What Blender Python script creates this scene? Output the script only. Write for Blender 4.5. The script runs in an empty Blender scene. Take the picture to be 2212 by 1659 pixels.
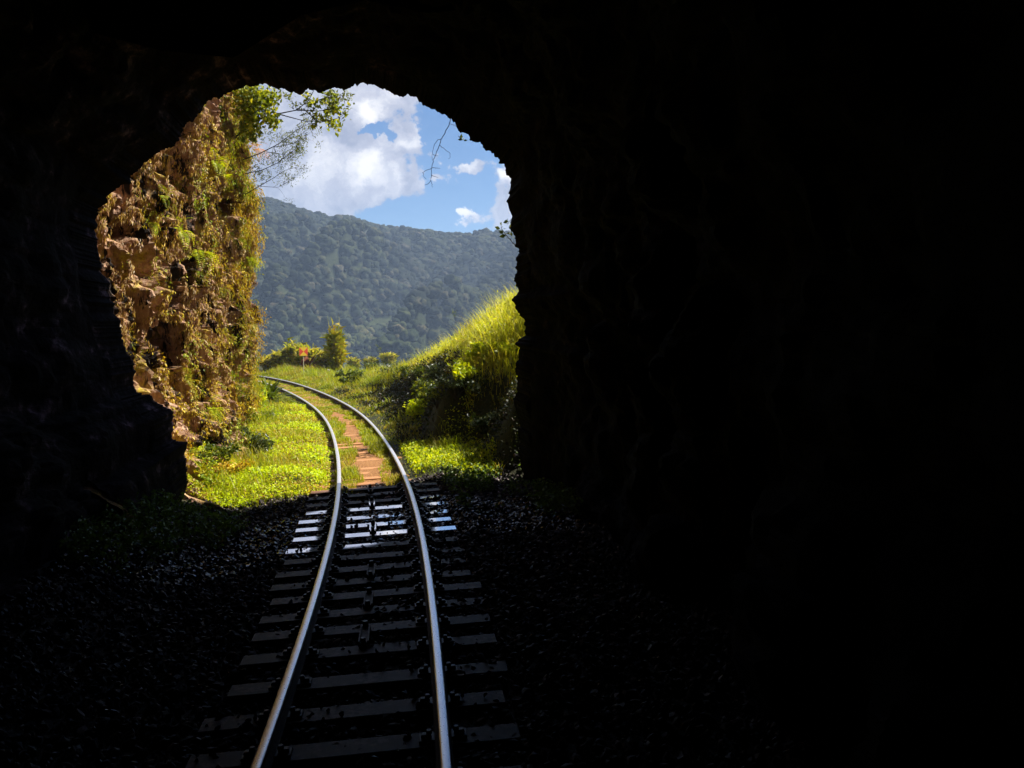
import bpy, math, random
import numpy as np
from mathutils import Vector
PI = math.pi
# ------------------------------------------------------------------ camera
F_PX, PITCH, HCAM = 860.0, 0.0645, 2.4233          # focal length in px of a 1024 px wide frame
sc = bpy.context.scene
C = sc.collection
cam_d = bpy.data.cameras.new('camera'); cam = bpy.data.objects.new('camera', cam_d); C.objects.link(cam)
cam.location = (0, 0, HCAM); cam.rotation_euler = (PI/2 - PITCH, 0, 0)
cam_d.sensor_width = 36; cam_d.lens = F_PX/1024*36; cam_d.clip_start = 0.05; cam_d.clip_end = 9000
sc.camera = cam
# ------------------------------------------------------------------ light
SUN_AZ, SUN_EL = math.radians(25), math.radians(46)     # azimuth measured from +X towards +Y
SUN_DIR = Vector((math.cos(SUN_AZ)*math.cos(SUN_EL), math.sin(SUN_AZ)*math.cos(SUN_EL), math.sin(SUN_EL)))
sd = bpy.data.lights.new('sun', 'SUN'); sd.energy = 5.0; sd.angle = math.radians(0.5); sd.color = (1, .93, .80)
sun = bpy.data.objects.new('sun', sd); C.objects.link(sun)
sun.rotation_euler = SUN_DIR.to_track_quat('Z', 'Y').to_euler(); sun.location = (20, 20, 60)
sc.view_settings.view_transform = 'Standard'; sc.view_settings.look = 'None'
sc.view_settings.exposure = 1.6; sc.view_settings.gamma = 1
sc.cycles.use_denoising = True
sc.cycles.max_bounces = 7; sc.cycles.diffuse_bounces = 3; sc.cycles.transmission_bounces = 4
sc.cycles.transparent_max_bounces = 6; sc.cycles.volume_bounces = 0
sc.cycles.sample_clamp_indirect = 4
K = 1024/2212                                          # outlines below were read off at 2212 px width
def ray(xv, yv):
    dx = (xv*K - 512)/F_PX; dy = -(yv*K - 384)/F_PX
    cp, sp = math.cos(PITCH), math.sin(PITCH)
    return np.array([dx, cp + dy*sp, -sp + dy*cp])
def at(xv, yv, Y):
    r = ray(xv, yv); return np.array([0, 0, HCAM]) + r*(Y/r[1])
def atz(xv, yv, z):
    r = ray(xv, yv); return np.array([0, 0, HCAM]) + r*((z-HCAM)/r[2])
MX0, MY0, MSL = 0.15, 15.0, 0.466                      # the plane of the tunnel mouth, Y = MY0 + MSL*(X-MX0)
def atmouth(xv, yv):
    r = ray(xv, yv); t = (MY0 - MSL*MX0)/(r[1] - MSL*r[0]); return np.array([0, 0, HCAM]) + r*t
# ------------------------------------------------------------------ world: Nishita sky with clouds in it
world = bpy.data.worlds.new('World'); sc.world = world; world.use_nodes = True
wt = world.node_tree; wt.nodes.clear()
class NB:
    """small helper to write node graphs"""
    def __init__(s, tree): s.t = tree
    def n(s, typ, inp=None, **kw):
        nd = s.t.nodes.new(typ)
        for k, v in kw.items(): setattr(nd, k, v)
        for k, v in (inp or {}).items():
            sock = nd.inputs[k]
            if hasattr(v, 'is_output') or isinstance(v, bpy.types.NodeSocket): s.t.links.new(v, sock)
            else: sock.default_value = v
        return nd
    def m(s, op, a, b=0.0, c=0.0, clamp=False):
        nd = s.n('ShaderNodeMath', {0: a, 1: b, 2: c}, operation=op); nd.use_clamp = clamp; return nd.outputs[0]
    def v(s, op, a, b=(0, 0, 0)):
        nd = s.n('ShaderNodeVectorMath', {0: a, 1: b}, operation=op)
        return nd.outputs['Value'] if op in ('DOT_PRODUCT', 'LENGTH') else nd.outputs[0]
    def noise(s, vec, scale, detail=4, rough=.55, dist=0, out='Fac'):
        nd = s.n('ShaderNodeTexNoise', {'Scale': scale, 'Detail': detail, 'Roughness': rough, 'Distortion': dist})
        if vec is not None: s.t.links.new(vec, nd.inputs['Vector'])
        return nd.outputs[out]
    def ramp(s, fac, stops, interp='LINEAR'):
        nd = s.n('ShaderNodeValToRGB', {'Fac': fac}); cr = nd.color_ramp; cr.interpolation = interp
        while len(cr.elements) < len(stops): cr.elements.new(0.5)
        for e, (p, c) in zip(cr.elements, stops):
            e.position = p; e.color = (c, c, c, 1) if isinstance(c, (int, float)) else (*c, 1)
        return nd.outputs['Color']
    def mix(s, f, a, b, typ='MIX'):
        nd = s.n('ShaderNodeMix', data_type='RGBA', blend_type=typ)
        for k, v in ((0, f), (6, a), (7, b)):
            if isinstance(v, bpy.types.NodeSocket): s.t.links.new(v, nd.inputs[k])
            else: nd.inputs[k].default_value = v if k == 0 else ((*v, 1) if len(v) == 3 else v)
        return nd.outputs[2]
    def maprange(s, x, a, b, c=0., d=1., smooth=False):
        nd = s.n('ShaderNodeMapRange', {0: x, 1: a, 2: b, 3: c, 4: d}); 
        if smooth: nd.interpolation_type = 'SMOOTHSTEP'
        return nd.outputs[0]
B = NB(wt)
sky = B.n('ShaderNodeTexSky', sky_type='NISHITA'); sky.sun_disc = False
sky.sun_elevation = SUN_EL; sky.sun_rotation = PI/2 - SUN_AZ; sky.altitude = 400; sky.air_density = 1.0; sky.dust_density = 0.6; sky.ozone_density = 1.6
tc = B.n('ShaderNodeTexCoord')
sep = B.n('ShaderNodeSeparateXYZ', {0: tc.outputs['Generated']})
yy = B.m('MAXIMUM', sep.outputs[1], 0.05)
uu = B.m('DIVIDE', sep.outputs[0], yy); ww = B.m('DIVIDE', sep.outputs[2], yy)
uv = B.n('ShaderNodeCombineXYZ', {0: uu, 1: ww, 2: 0.0}).outputs[0]
warp = B.v('SUBTRACT', B.noise(uv, 26, 6, .62, out='Color'), (.5, .5, .5))
warp2 = B.v('SUBTRACT', B.noise(uv, 7, 3, .5, out='Color'), (.5, .5, .5))
uvw = B.v('ADD', uv, B.v('ADD', B.v('MULTIPLY', warp, (.075, .06, 0)), B.v('MULTIPLY', warp2, (.05, .04, 0))))
def blobs(lst, vec):
    tot = None
    for (x, y, rx, ry, a) in lst:
        r = ray(x, y); u0, w0 = r[0]/r[1], r[2]/r[1]
        d = B.v('MULTIPLY', B.v('SUBTRACT', vec, (u0, w0, 0)), (1858/rx, 1858/ry, 0))
        e = B.m('MULTIPLY', B.m('EXPONENT', B.m('MULTIPLY', B.v('DOT_PRODUCT', d, d), -1.0)), a)
        tot = e if tot is None else B.m('ADD', tot, e)
    return tot
cl = blobs([(590,330,150,190,1.2), (700,250,120,110,.9), (830,205,75,50,1.0), (740,370,90,70,.9), (640,440,100,40,.6), (850,315,60,30,.75),
            (785,290,34,15,-1.6), (830,302,20,12,-.8), (780,180,130,40,.8),
            (860,390,60,34,.85), (930,345,40,18,.6), (890,300,30,30,.4), (820,420,40,20,.4), (1000,358,48,15,.95), (955,388,38,14,.75), (905,425,34,14,.45), (1000,400,20,8,.4), (1008,462,24,17,.75), (1100,410,36,70,1.0), (1075,470,60,18,.55),
            (940,330,40,70,-.5), (890,470,90,40,-.5), (1000,430,50,25,-.6), (400,250,220,220,.9), (1290,300,120,160,.7)], uvw)
fine = B.noise(uv, 30, 9, .68)
dens = B.m('ADD', cl, B.m('MULTIPLY', B.m('SUBTRACT', fine, .5), 2.3))
far = B.maprange(B.noise(tc.outputs['Generated'], 2.2, 6, .6), .46, .60)          # clouds elsewhere round the sky
inview = B.m('MULTIPLY', B.maprange(uu, -.75, -.55), B.m('MULTIPLY', B.maprange(uu, .45, .3), B.m('MULTIPLY', B.maprange(ww, .62, .45), B.maprange(sep.outputs[1], .02, .08))))
mask_a = B.maprange(dens, .34, .60, smooth=True)
mask = B.n('ShaderNodeMix', {0: inview, 2: far, 3: mask_a}).outputs[0]
white = blobs([(795,245,36,34,1.0), (785,370,36,32,1.0), (850,205,50,25,.2), (1006,458,22,15,.8), (870,310,50,20,.45), (1010,352,34,10,.5), (1095,390,18,20,.9), (850,395,16,22,.35), (700,330,60,50,.2)], uvw)
shade = B.m('ADD', B.m('MULTIPLY', B.m('SUBTRACT', B.noise(uvw, 19, 7, .62), .5), 2.2), B.m('ADD', white, .20))
ccol = B.ramp(shade, [(0.0, (.17, .18, .24)), (.34, (.30, .30, .35)), (.6, (.44, .43, .45)), (1.0, (.60, .57, .55))])
skyc = B.mix(1.0, sky.outputs[0], (.016, .034, .053), 'MULTIPLY')
col = B.mix(mask, skyc, ccol)
bg = B.n('ShaderNodeBackground', {'Color': col, 'Strength': 0.62})
wo = B.n('ShaderNodeOutputWorld'); wt.links.new(bg.outputs[0], wo.inputs['Surface'])

# ------------------------------------------------------------------ numeric helpers
rng = np.random.default_rng(7)
def _h(ix, iy, iz, seed):
    n = (ix.astype(np.int64)*374761393 + iy.astype(np.int64)*668265263 + iz.astype(np.int64)*2147483647 + seed*974634777) & 0xffffffff
    n = ((n ^ (n >> 13))*1274126177) & 0xffffffff
    n = ((n ^ (n >> 15))*2246822519) & 0xffffffff
    return ((n ^ (n >> 16)) & 0xffffff)/float(0xffffff)
def vnoise(x, y, z=0., seed=0):
    x, y, z = np.broadcast_arrays(np.asarray(x, float), np.asarray(y, float), np.asarray(z, float))
    ix, iy, iz = np.floor(x), np.floor(y), np.floor(z); fx, fy, fz = x-ix, y-iy, z-iz
    fx, fy, fz = (t*t*(3-2*t) for t in (fx, fy, fz)); r = 0
    for a in (0, 1):
        for b in (0, 1):
            for c in (0, 1):
                w = (fx if a else 1-fx)*(fy if b else 1-fy)*(fz if c else 1-fz)
                r = r + w*_h(ix+a, iy+b, iz+c, seed)
    return r*2-1
def fbm(x, y, z=0., oct=4, seed=0, rough=.5):
    r, a, f = 0, 1., 1.
    for i in range(oct):
        r = r + a*vnoise(np.asarray(x)*f, np.asarray(y)*f, np.asarray(z)*f, seed+i); a *= rough; f *= 2.03
    return r
def ridged(x, y, z=0., oct=4, seed=0):
    r, a, f = 0, 1., 1.
    for i in range(oct):
        r = r + a*(1-np.abs(vnoise(np.asarray(x)*f, np.asarray(y)*f, np.asarray(z)*f, seed+i))*2); a *= .5; f *= 2.1
    return r
def sstep(a, b, x):
    t = np.clip((np.asarray(x, float)-a)/(b-a), 0, 1); return t*t*(3-2*t)
def link(name, me, mats, parent=None, smooth=False, loc=(0, 0, 0)):
    me.name = name
    o = bpy.data.objects.new(name, me); C.objects.link(o); o.location = loc
    for m in (mats if isinstance(mats, (list, tuple)) else [mats]): me.materials.append(m)
    me.polygons.foreach_set('use_smooth', np.full(len(me.polygons), bool(smooth)))
    if parent: o.parent = parent
    return o
def mesh(name, V, Fs, mats, parent=None, smooth=False, midx=None):
    """V (n,3); Fs: array (m,k) or list of such arrays"""
    V = np.asarray(V, np.float32); Fs = Fs if isinstance(Fs, list) else [Fs]
    Fs = [np.asarray(f, np.int32) for f in Fs if len(f)]
    me = bpy.data.meshes.new(name); me.vertices.add(len(V)); me.vertices.foreach_set('co', V.ravel())
    sizes = np.concatenate([np.full(len(f), f.shape[1], np.int32) for f in Fs])
    idx = np.concatenate([f.ravel() for f in Fs])
    me.loops.add(len(idx)); me.loops.foreach_set('vertex_index', idx)
    me.polygons.add(len(sizes)); me.polygons.foreach_set('loop_start', np.concatenate([[0], np.cumsum(sizes)[:-1]]).astype(np.int32))
    me.update(calc_edges=True)
    if midx is not None: me.polygons.foreach_set('material_index', np.asarray(midx, np.int32))
    return link(name, me, mats, parent, smooth)
def gridf(nu, nv, wrap=False):
    i = np.arange(nu if wrap else nu-1)[:, None]; j = np.arange(nv-1)[None, :]
    i2 = (i+1) % nu
    return np.stack([(i*nv+j), (i2*nv+j), (i2*nv+j+1), (i*nv+j+1)], -1).reshape(-1, 4)
def tag(o, label=None, cat=None, group=None, kind=None):
    for k, v in (('label', label), ('category', cat), ('group', group), ('kind', kind)):
        if v: o[k] = v
    return o
def empty(name, loc, **kw):
    o = bpy.data.objects.new(name, None); C.objects.link(o); o.location = loc; o.empty_display_size = .2
    return tag(o, **kw) if kw else o
class MB:
    """collects shapes into one mesh"""
    def __init__(s): s.V, s.F4, s.F3, s.n = [], [], [], 0
    def add(s, V, F):
        V = np.asarray(V, float); F = np.asarray(F)
        s.V.append(V); (s.F4 if F.shape[1] == 4 else s.F3).append(F+s.n); s.n += len(V); return s
    def box(s, c, size, rz=0., bev=.0, M=None):
        sx, sy, sz = (t/2 for t in size); b = min(bev, sx*.5, sy*.5, sz*.5)
        if b <= 0:
            P = np.array([(x, y, z) for z in (-sz, sz) for x, y in ((-sx, -sy), (sx, -sy), (sx, sy), (-sx, sy))])
            F = [[0, 3, 2, 1], [4, 5, 6, 7], [0, 1, 5, 4], [1, 2, 6, 5], [2, 3, 7, 6], [3, 0, 4, 7]]
        else:
            P, F = [], []
            for z, q in ((-sz, b), (-sz+b, 0), (sz-b, 0), (sz, b)):
                P += [(x*(1), y, z) for x, y in ((-sx+q+b*.0, -sy+q), (sx-q, -sy+q), (sx-q, sy-q), (-sx+q, sy-q))]
            P = np.array(P); F = [[0, 3, 2, 1], [12, 13, 14, 15]]
            for l in range(3):
                for k in range(4): F.append([l*4+k, l*4+(k+1) % 4, l*4+4+(k+1) % 4, l*4+4+k])
        ca, sa = math.cos(rz), math.sin(rz)
        if M is not None: P = P@np.asarray(M).T
        P = np.stack([P[:, 0]*ca-P[:, 1]*sa, P[:, 0]*sa+P[:, 1]*ca, P[:, 2]], 1)+np.asarray(c)
        return s.add(P, np.array(F))
    def tube(s, pts, rad, n=6):
        pts = np.asarray(pts, float); m = len(pts); rad = np.broadcast_to(rad, (m,))
        T = np.gradient(pts, axis=0); T /= np.linalg.norm(T, axis=1)[:, None]+1e-9
        a = np.cross(T, (0.13, .21, .97)); a /= np.linalg.norm(a, axis=1)[:, None]+1e-9; b = np.cross(T, a)
        th = np.arange(n)*2*PI/n
        P = pts[:, None]+rad[:, None, None]*(a[:, None]*np.cos(th)[None, :, None]+b[:, None]*np.sin(th)[None, :, None])
        i = np.arange(m-1)[:, None]*n; j = np.arange(n)[None]; j2 = (j+1) % n
        s.add(P.reshape(-1, 3), np.stack([i+j, i+j2, i+n+j2, i+n+j], -1).reshape(-1, 4))
        if n >= 4:
            for base, rev in ((0, 1), ((m-1)*n, 0)):
                k = np.arange(1, n-1); f = np.stack([np.zeros_like(k), k, k+1], 1)+s.n-m*n+base
                s.F3.append(f[:, ::-1] if rev else f)
        return s
    def cyl(s, c, r, h, n=10):
        return s.tube([np.asarray(c, float), np.asarray(c, float)+(0, 0, h)], r, n)
    def build(s, name, mat, parent=None, smooth=False):
        return mesh(name, np.concatenate(s.V), [np.concatenate(f) for f in (s.F4, s.F3) if f], mat, parent, smooth)
def bake(PV, PF, P, R, S):
    """replicate a prototype; P (n,3), R (n,3,3), S (n,) or (n,3)"""
    S = np.asarray(S, float); S = S[:, None] if S.ndim == 1 else S
    V = np.einsum('nij,nvj->nvi', R, PV[None]*S[:, None, :])+P[:, None]
    F = PF[None]+(np.arange(len(P))*len(PV))[:, None, None]
    return V.reshape(-1, 3), F.reshape(-1, PF.shape[1])
def frames(Nrm, Up):
    """rotation matrices: y axis along Up (leaf direction), z along normal"""
    Up = Up/(np.linalg.norm(Up, axis=1)[:, None]+1e-9)
    x = np.cross(Up, Nrm); x /= np.linalg.norm(x, axis=1)[:, None]+1e-9
    return np.stack([x, Up, np.cross(x, Up)], 2)
def rnd(n, s=1.): return rng.normal(size=(n, 3))*s
LEAF_V = np.array([(0, 0, 0), (-.30, .45, .06), (0, .5, -.03), (.30, .45, .06), (0, 1, -.12)], float)
LEAF_F = np.array([(0, 2, 1), (0, 3, 2), (1, 2, 4), (2, 3, 4)])
NARROW_V = LEAF_V*np.array([.45, 1, 1.3])
BLADE_V = np.array([(-.5, 0, 0), (.5, 0, 0), (.42, .12, .38), (-.42, .12, .38), (.28, .38, .72), (-.28, .38, .72), (0, .75, .93)], float)
BLADE_F = np.array([(0, 1, 2), (0, 2, 3), (3, 2, 4), (3, 4, 5), (5, 4, 6)])
def leaves_at(P, nrm, size, jit=.8, proto=LEAF_V, along=None):
    n = len(P); N = np.broadcast_to(np.asarray(nrm, float), (n, 3))+rnd(n, jit)
    D = rnd(n) if along is None else np.broadcast_to(np.asarray(along, float), (n, 3))+rnd(n, jit*.7)
    S = np.broadcast_to(size, (n,))*rng.uniform(.6, 1.35, n)
    return bake(proto, LEAF_F, P, frames(N, D-N*.15), S)
def blades_at(P, height, width, lean=.6):
    n = len(P); a = rng.uniform(0, 2*PI, n); h = np.broadcast_to(height, (n,))*rng.uniform(.55, 1.25, n)
    ca, sa = np.cos(a), np.sin(a); R = np.zeros((n, 3, 3)); R[:, 0, 0] = ca; R[:, 0, 1] = -sa; R[:, 1, 0] = sa; R[:, 1, 1] = ca; R[:, 2, 2] = 1
    S = np.stack([np.broadcast_to(width, (n,)), h*lean*rng.uniform(.2, 1.5, n), h], 1)
    return bake(BLADE_V, BLADE_F, P, R, S)
def cat(*vf):
    Vs, Fs, n = [], [], 0
    for V, F in vf: Vs.append(V); Fs.append(F+n); n += len(V)
    return np.concatenate(Vs), np.concatenate(Fs)

# ------------------------------------------------------------------ the track's line
KN = [-.006, .0067, .0112, .0057, .0121, .008, .006, .017, .0206]
_ds = .1; _s = np.arange(0, 62, _ds); _k = np.interp(_s, np.linspace(0, 50, 9), KN)
_h_ = .1192+np.cumsum(_k)*_ds; _x = -.3782+np.cumsum(-np.sin(_h_))*_ds; _y = np.cumsum(np.cos(_h_))*_ds
_b = np.arange(-16, 0, _ds)
_x = np.concatenate([-.3782-np.sin(.1192)*_b, _x]); _y = np.concatenate([_b*math.cos(.1192), _y])
_hd = np.concatenate([np.full(len(_b), .1192), _h_]); _s = np.concatenate([_b, _s])
_z = -.0046*np.maximum(0, _s-10); _c = np.interp(_s, [0, 12, 62], [.0656, .0497, .0497])
def track(s):
    """position, heading, height and cant at distance s"""
    return (np.interp(s, _s, _x), np.interp(s, _s, _y), np.interp(s, _s, _hd), np.interp(s, _s, _z), np.interp(s, _s, _c))
def to_track(x, y):
    """distance along and signed offset (right positive)"""
    x = np.asarray(x, float).ravel(); y = np.asarray(y, float).ravel(); S = np.empty(len(x)); D = np.empty(len(x))
    sx, sy, ss, sh = _x[::4], _y[::4], _s[::4], _hd[::4]
    for i in range(0, len(x), 20000):
        q = slice(i, i+20000); d2 = (x[q, None]-sx)**2+(y[q, None]-sy)**2; k = d2.argmin(1)
        ddx, ddy = x[q]-sx[k], y[q]-sy[k]; c, s_ = np.cos(sh[k]), np.sin(sh[k])
        D[q] = ddx*c+ddy*s_; S[q] = ss[k]+(-ddx*s_+ddy*c)
    return S, D
def tp(s, d, z=0.):
    X, Y, H, Z, Cn = track(s); return np.stack([X+np.cos(H)*d, Y+np.sin(H)*d, Z+Cn*d+z], -1)
GAUGE = 1.065
def cliff_x(Y): return -6.35-.42*sstep(16.5, 20.5, Y) - .07*np.maximum(0, np.asarray(Y, float)-20.5)**2
def bank_edge(S):
    return (np.interp(S, [14, 17.3, 18.3, 19.2, 20.6, 30], [2.1, 2.1, 1.3, 1.15, 1.4, 1.4]), np.interp(S, [14, 17.3, 18.3, 19.2, 21, 25, 32], [.8, .9, .9, 1.0, 1.3, 1.8, 2.4]))
def ground_z(x, y):
    sh = np.shape(x); x = np.asarray(x, float).ravel(); y = np.asarray(y, float).ravel()
    S, D = to_track(x, y); X, Y, H, Z, Cn = track(np.clip(S, -16, 61))
    past = sstep(-.1, .9, y-(MY0+MSL*(x-MX0)))
    g = Z-.192+Cn*np.clip(D, -1.2, 1.2)+.02*fbm(x*1.3, y*1.3, 0, 3, 3)
    g = g-.13*sstep(1.05, 2.0, np.abs(D))*(1-past)
    g = g+past*(.05+.05*fbm(x*.8, y*.8, 0, 3, 5))*sstep(.6, 1.1, np.abs(D))+.045*sstep(13.3, 15.2, y)
    g = g-.02*past*sstep(13.5, 15, y)*0
    hb = np.interp(S, [13, 15, 16.2, 18, 21, 26, 32, 38, 44], [1.3, 1.15, 1.5, 1.9, 2.05, 1.75, 1.05, .35, .05])
    hb = np.interp(S, [13, 14.8, 15.8, 17.2, 18.3, 19, 21, 26, 32, 38, 44], [1.6, 1.5, .95, .95, 1.45, 1.55, 1.4, 1.1, .6, .15, .0])
    f0, f1 = bank_edge(S)
    bank = hb*sstep(0, 1, (D+.35*fbm(x*.7, y*.7, 0, 3, 8)-f0)/f1)+np.clip(D-2.2, 0, 6)*.62*np.interp(S, [16, 22, 34, 40], [.6, 1, .35, 0])
    g = g+bank*past
    g = g+.9*sstep(-2.4, -4.6, D)*past*np.interp(y, [13, 18, 24, 30], [1.0, .8, .35, 0])       # foot of the cliff
    g = g+.35*sstep(-2.0, -3.2, D)*(1-past)                                                    # rubble along the tunnel wall
    fall = np.maximum(0, D-7.5)*.75+np.maximum(0, np.hypot(np.maximum(0, y-44), 0))*.0
    fall = np.where(y > 16, fall, 0)*sstep(16, 24, y)
    g = g-np.minimum(fall, 80)*1.0
    far = np.maximum(0, np.hypot(x, y)-70); g = np.where(far > 0, np.maximum(g-far*.5, -82), g)
    g = np.where(y < 5, np.maximum(g, -3), g)
    return g.reshape(sh)
# ------------------------------------------------------------------ materials
def newmat(name):
    m = bpy.data.materials.new(name); m.use_nodes = True; t = m.node_tree; t.nodes.clear(); b = NB(t)
    b.out = b.n('ShaderNodeOutputMaterial'); b.geo = b.n('ShaderNodeNewGeometry'); b.P = b.geo.outputs['Position']; b.rnd = b.geo.outputs['Random Per Island']
    return m, b
def princ(b, **kw):
    p = b.n('ShaderNodeBsdfPrincipled', {k.replace('_', ' '): v for k, v in kw.items()}); return p
def surf(b, s): b.t.links.new(s.outputs[0], b.out.inputs['Surface'])
def bump(b, h, strength=.5, dist=.02):
    return b.n('ShaderNodeBump', {'Height': h, 'Strength': strength, 'Distance': dist}).outputs[0]
AL = .66
def dim(b, c, f=None): return b.mix(1.0, c, (f or AL,)*3, 'MULTIPLY')
def leaf_mat(name, stops, transl=.45, patch=None, gloss=.25, scale=.9, al=.66):
    """stops: colours picked per leaf; patch: second list picked where a large noise says so"""
    m, b = newmat(name)
    n = len(stops); col = b.ramp(b.rnd, [(i/n, s) for i, s in enumerate(stops)], 'CONSTANT')
    if patch:
        col2 = b.ramp(b.rnd, [(i/len(patch), s) for i, s in enumerate(patch)], 'CONSTANT')
        f = b.maprange(b.m('ADD', b.noise(b.P, scale, 3), b.m('MULTIPLY', b.rnd, .12)), .50, .62)
        col = b.mix(f, col, col2)
    col = dim(b, col, al); d = princ(b, Base_Color=col, Roughness=.45, Specular_IOR_Level=gloss)
    tl = b.n('ShaderNodeBsdfTranslucent', {'Color': b.mix(1.0, col, (1.25, 1.15, .5), 'MULTIPLY')})
    mx = b.n('ShaderNodeMixShader', {0: transl}); b.t.links.new(d.outputs[0], mx.inputs[1]); b.t.links.new(tl.outputs[0], mx.inputs[2])
    surf(b, mx); return m
def plain(name, col, rough=.7, metal=0., nscale=30, namt=.35, bumpd=.003):
    m, b = newmat(name); nz = b.noise(b.P, nscale, 5)
    colr = b.mix(b.maprange(nz, .3, .7), tuple(c*(1-namt) for c in col), tuple(min(1, c*(1+namt)) for c in col)); colr = dim(b, colr)
    surf(b, princ(b, Base_Color=colr, Roughness=rough, Metallic=metal, Normal=bump(b, nz, .4, bumpd))); return m
def wetness(b):
    """the drip line a few metres inside the mouth, where the ground never dries"""
    s = b.n('ShaderNodeSeparateXYZ', {0: b.P})
    q = b.m('SUBTRACT', s.outputs[1], b.m('MULTIPLY', b.m('ADD', s.outputs[0], 1.95), .50))
    q = b.m('ADD', q, b.m('MULTIPLY', b.m('SUBTRACT', b.noise(b.P, 1.6, 3), .5), .5))
    d = b.m('ABSOLUTE', b.m('SUBTRACT', q, 11.25))
    return b.maprange(d, 1.38, 1.20)
# cliff rock
def mat_cliff():
    m, b = newmat('sunlit_cliff_rock')
    st = b.v('MULTIPLY', b.P, (1.0, 1.0, .38))
    n1 = b.noise(st, 1.1, 5, .6); n2 = b.noise(st, 7, 6, .65); n3 = b.noise(b.P, 2.4, 5, .6)
    n5 = b.noise(b.v('MULTIPLY', b.P, (1, 1, .22)), 14, 4, .7)
    rock = b.ramp(n2, [(.30, (.07, .032, .024)), (.42, (.26, .135, .085)), (.52, (.48, .28, .15)), (.62, (.66, .47, .29)), (.74, (.86, .74, .60))])
    rock = b.mix(b.maprange(n1, .40, .62), rock, (.40, .24, .17), 'MIX')
    rock = b.mix(.45, rock, b.ramp(n5, [(.35, (.05, .025, .02)), (.5, (.36, .2, .12)), (.66, (.66, .50, .36))]))
    moss = b.ramp(b.noise(b.P, 18, 4, .7), [(.3, (.12, .08, .015)), (.5, (.42, .30, .05)), (.7, (.56, .50, .06))])
    col = b.mix(b.maprange(b.m('ADD', n3, b.m('MULTIPLY', n2, .25)), .64, .76), rock, moss)
    dark_streak = b.maprange(b.m('ADD', b.noise(b.v('MULTIPLY', b.P, (1, 1, .26)), 2.1, 6, .7), b.m('MULTIPLY', n5, .12)), .575, .625)      # black streaks painted in for the shade of crevices
    col = b.mix(dark_streak, col, (.022, .016, .013))
    nz = b.m('ADD', b.noise(b.P, 16, 8, .7), b.m('MULTIPLY', n5, .8))
    col = dim(b, col, .84); surf(b, princ(b, Base_Color=col, Roughness=.9, Specular_IOR_Level=.15, Normal=bump(b, nz, .6, .04))); return m
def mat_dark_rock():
    m, b = newmat('tunnel_rock_shade_painted')
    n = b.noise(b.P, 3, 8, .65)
    col = b.ramp(n, [(.3, (.0015, .001, .001)), (.53, (.005, .0035, .004)), (.60, (.018, .013, .015)), (.70, (.09, .066, .078))])  # near-black rock colour carries the darkness of the tunnel
    sx = b.n('ShaderNodeSeparateXYZ', {0: b.P}); col = b.mix(b.maprange(sx.outputs[0], -1.5, -3.2), b.mix(.78, col, (.001, .001, .001)), b.mix(.5, col, b.mix(1.0, col, (3.5, 3.0, 3.4), 'MULTIPLY')))  # shade put into the colour by side: right wall blacker, left wall lifted
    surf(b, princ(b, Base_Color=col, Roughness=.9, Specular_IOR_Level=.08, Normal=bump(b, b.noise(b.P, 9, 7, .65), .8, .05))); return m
def mat_ground():
    m, b = newmat('ground_soil')
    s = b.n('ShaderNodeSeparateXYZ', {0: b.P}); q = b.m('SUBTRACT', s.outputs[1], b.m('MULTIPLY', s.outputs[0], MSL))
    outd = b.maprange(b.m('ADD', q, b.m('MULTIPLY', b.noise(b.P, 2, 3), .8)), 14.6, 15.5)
    wet = wetness(b)
    n = b.noise(b.P, 25, 6, .7); big = b.noise(b.P, .9, 4)
    soil = b.ramp(n, [(.3, (.13, .05, .016)), (.5, (.34, .15, .045)), (.72, (.56, .31, .12))])
    green = b.ramp(n, [(.3, (.012, .013, .003)), (.6, (.04, .045, .006)), (.8, (.09, .08, .015))])
    att = b.n('ShaderNodeAttribute', attribute_name='track_offset')
    corr = b.maprange(b.m('ADD', b.m('ABSOLUTE', att.outputs['Fac']), b.m('MULTIPLY', b.m('SUBTRACT', big, .5), .8)), .40, .62)
    outc = b.mix(corr, soil, green)
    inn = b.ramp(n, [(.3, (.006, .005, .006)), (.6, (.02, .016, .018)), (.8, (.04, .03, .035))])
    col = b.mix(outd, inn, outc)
    col = dim(b, col); rough = b.m('SUBTRACT', .85, b.m('MULTIPLY', wet, .4))
    surf(b, princ(b, Base_Color=col, Roughness=rough, Specular_IOR_Level=.3, Normal=bump(b, n, .8, .03))); return m
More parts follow.
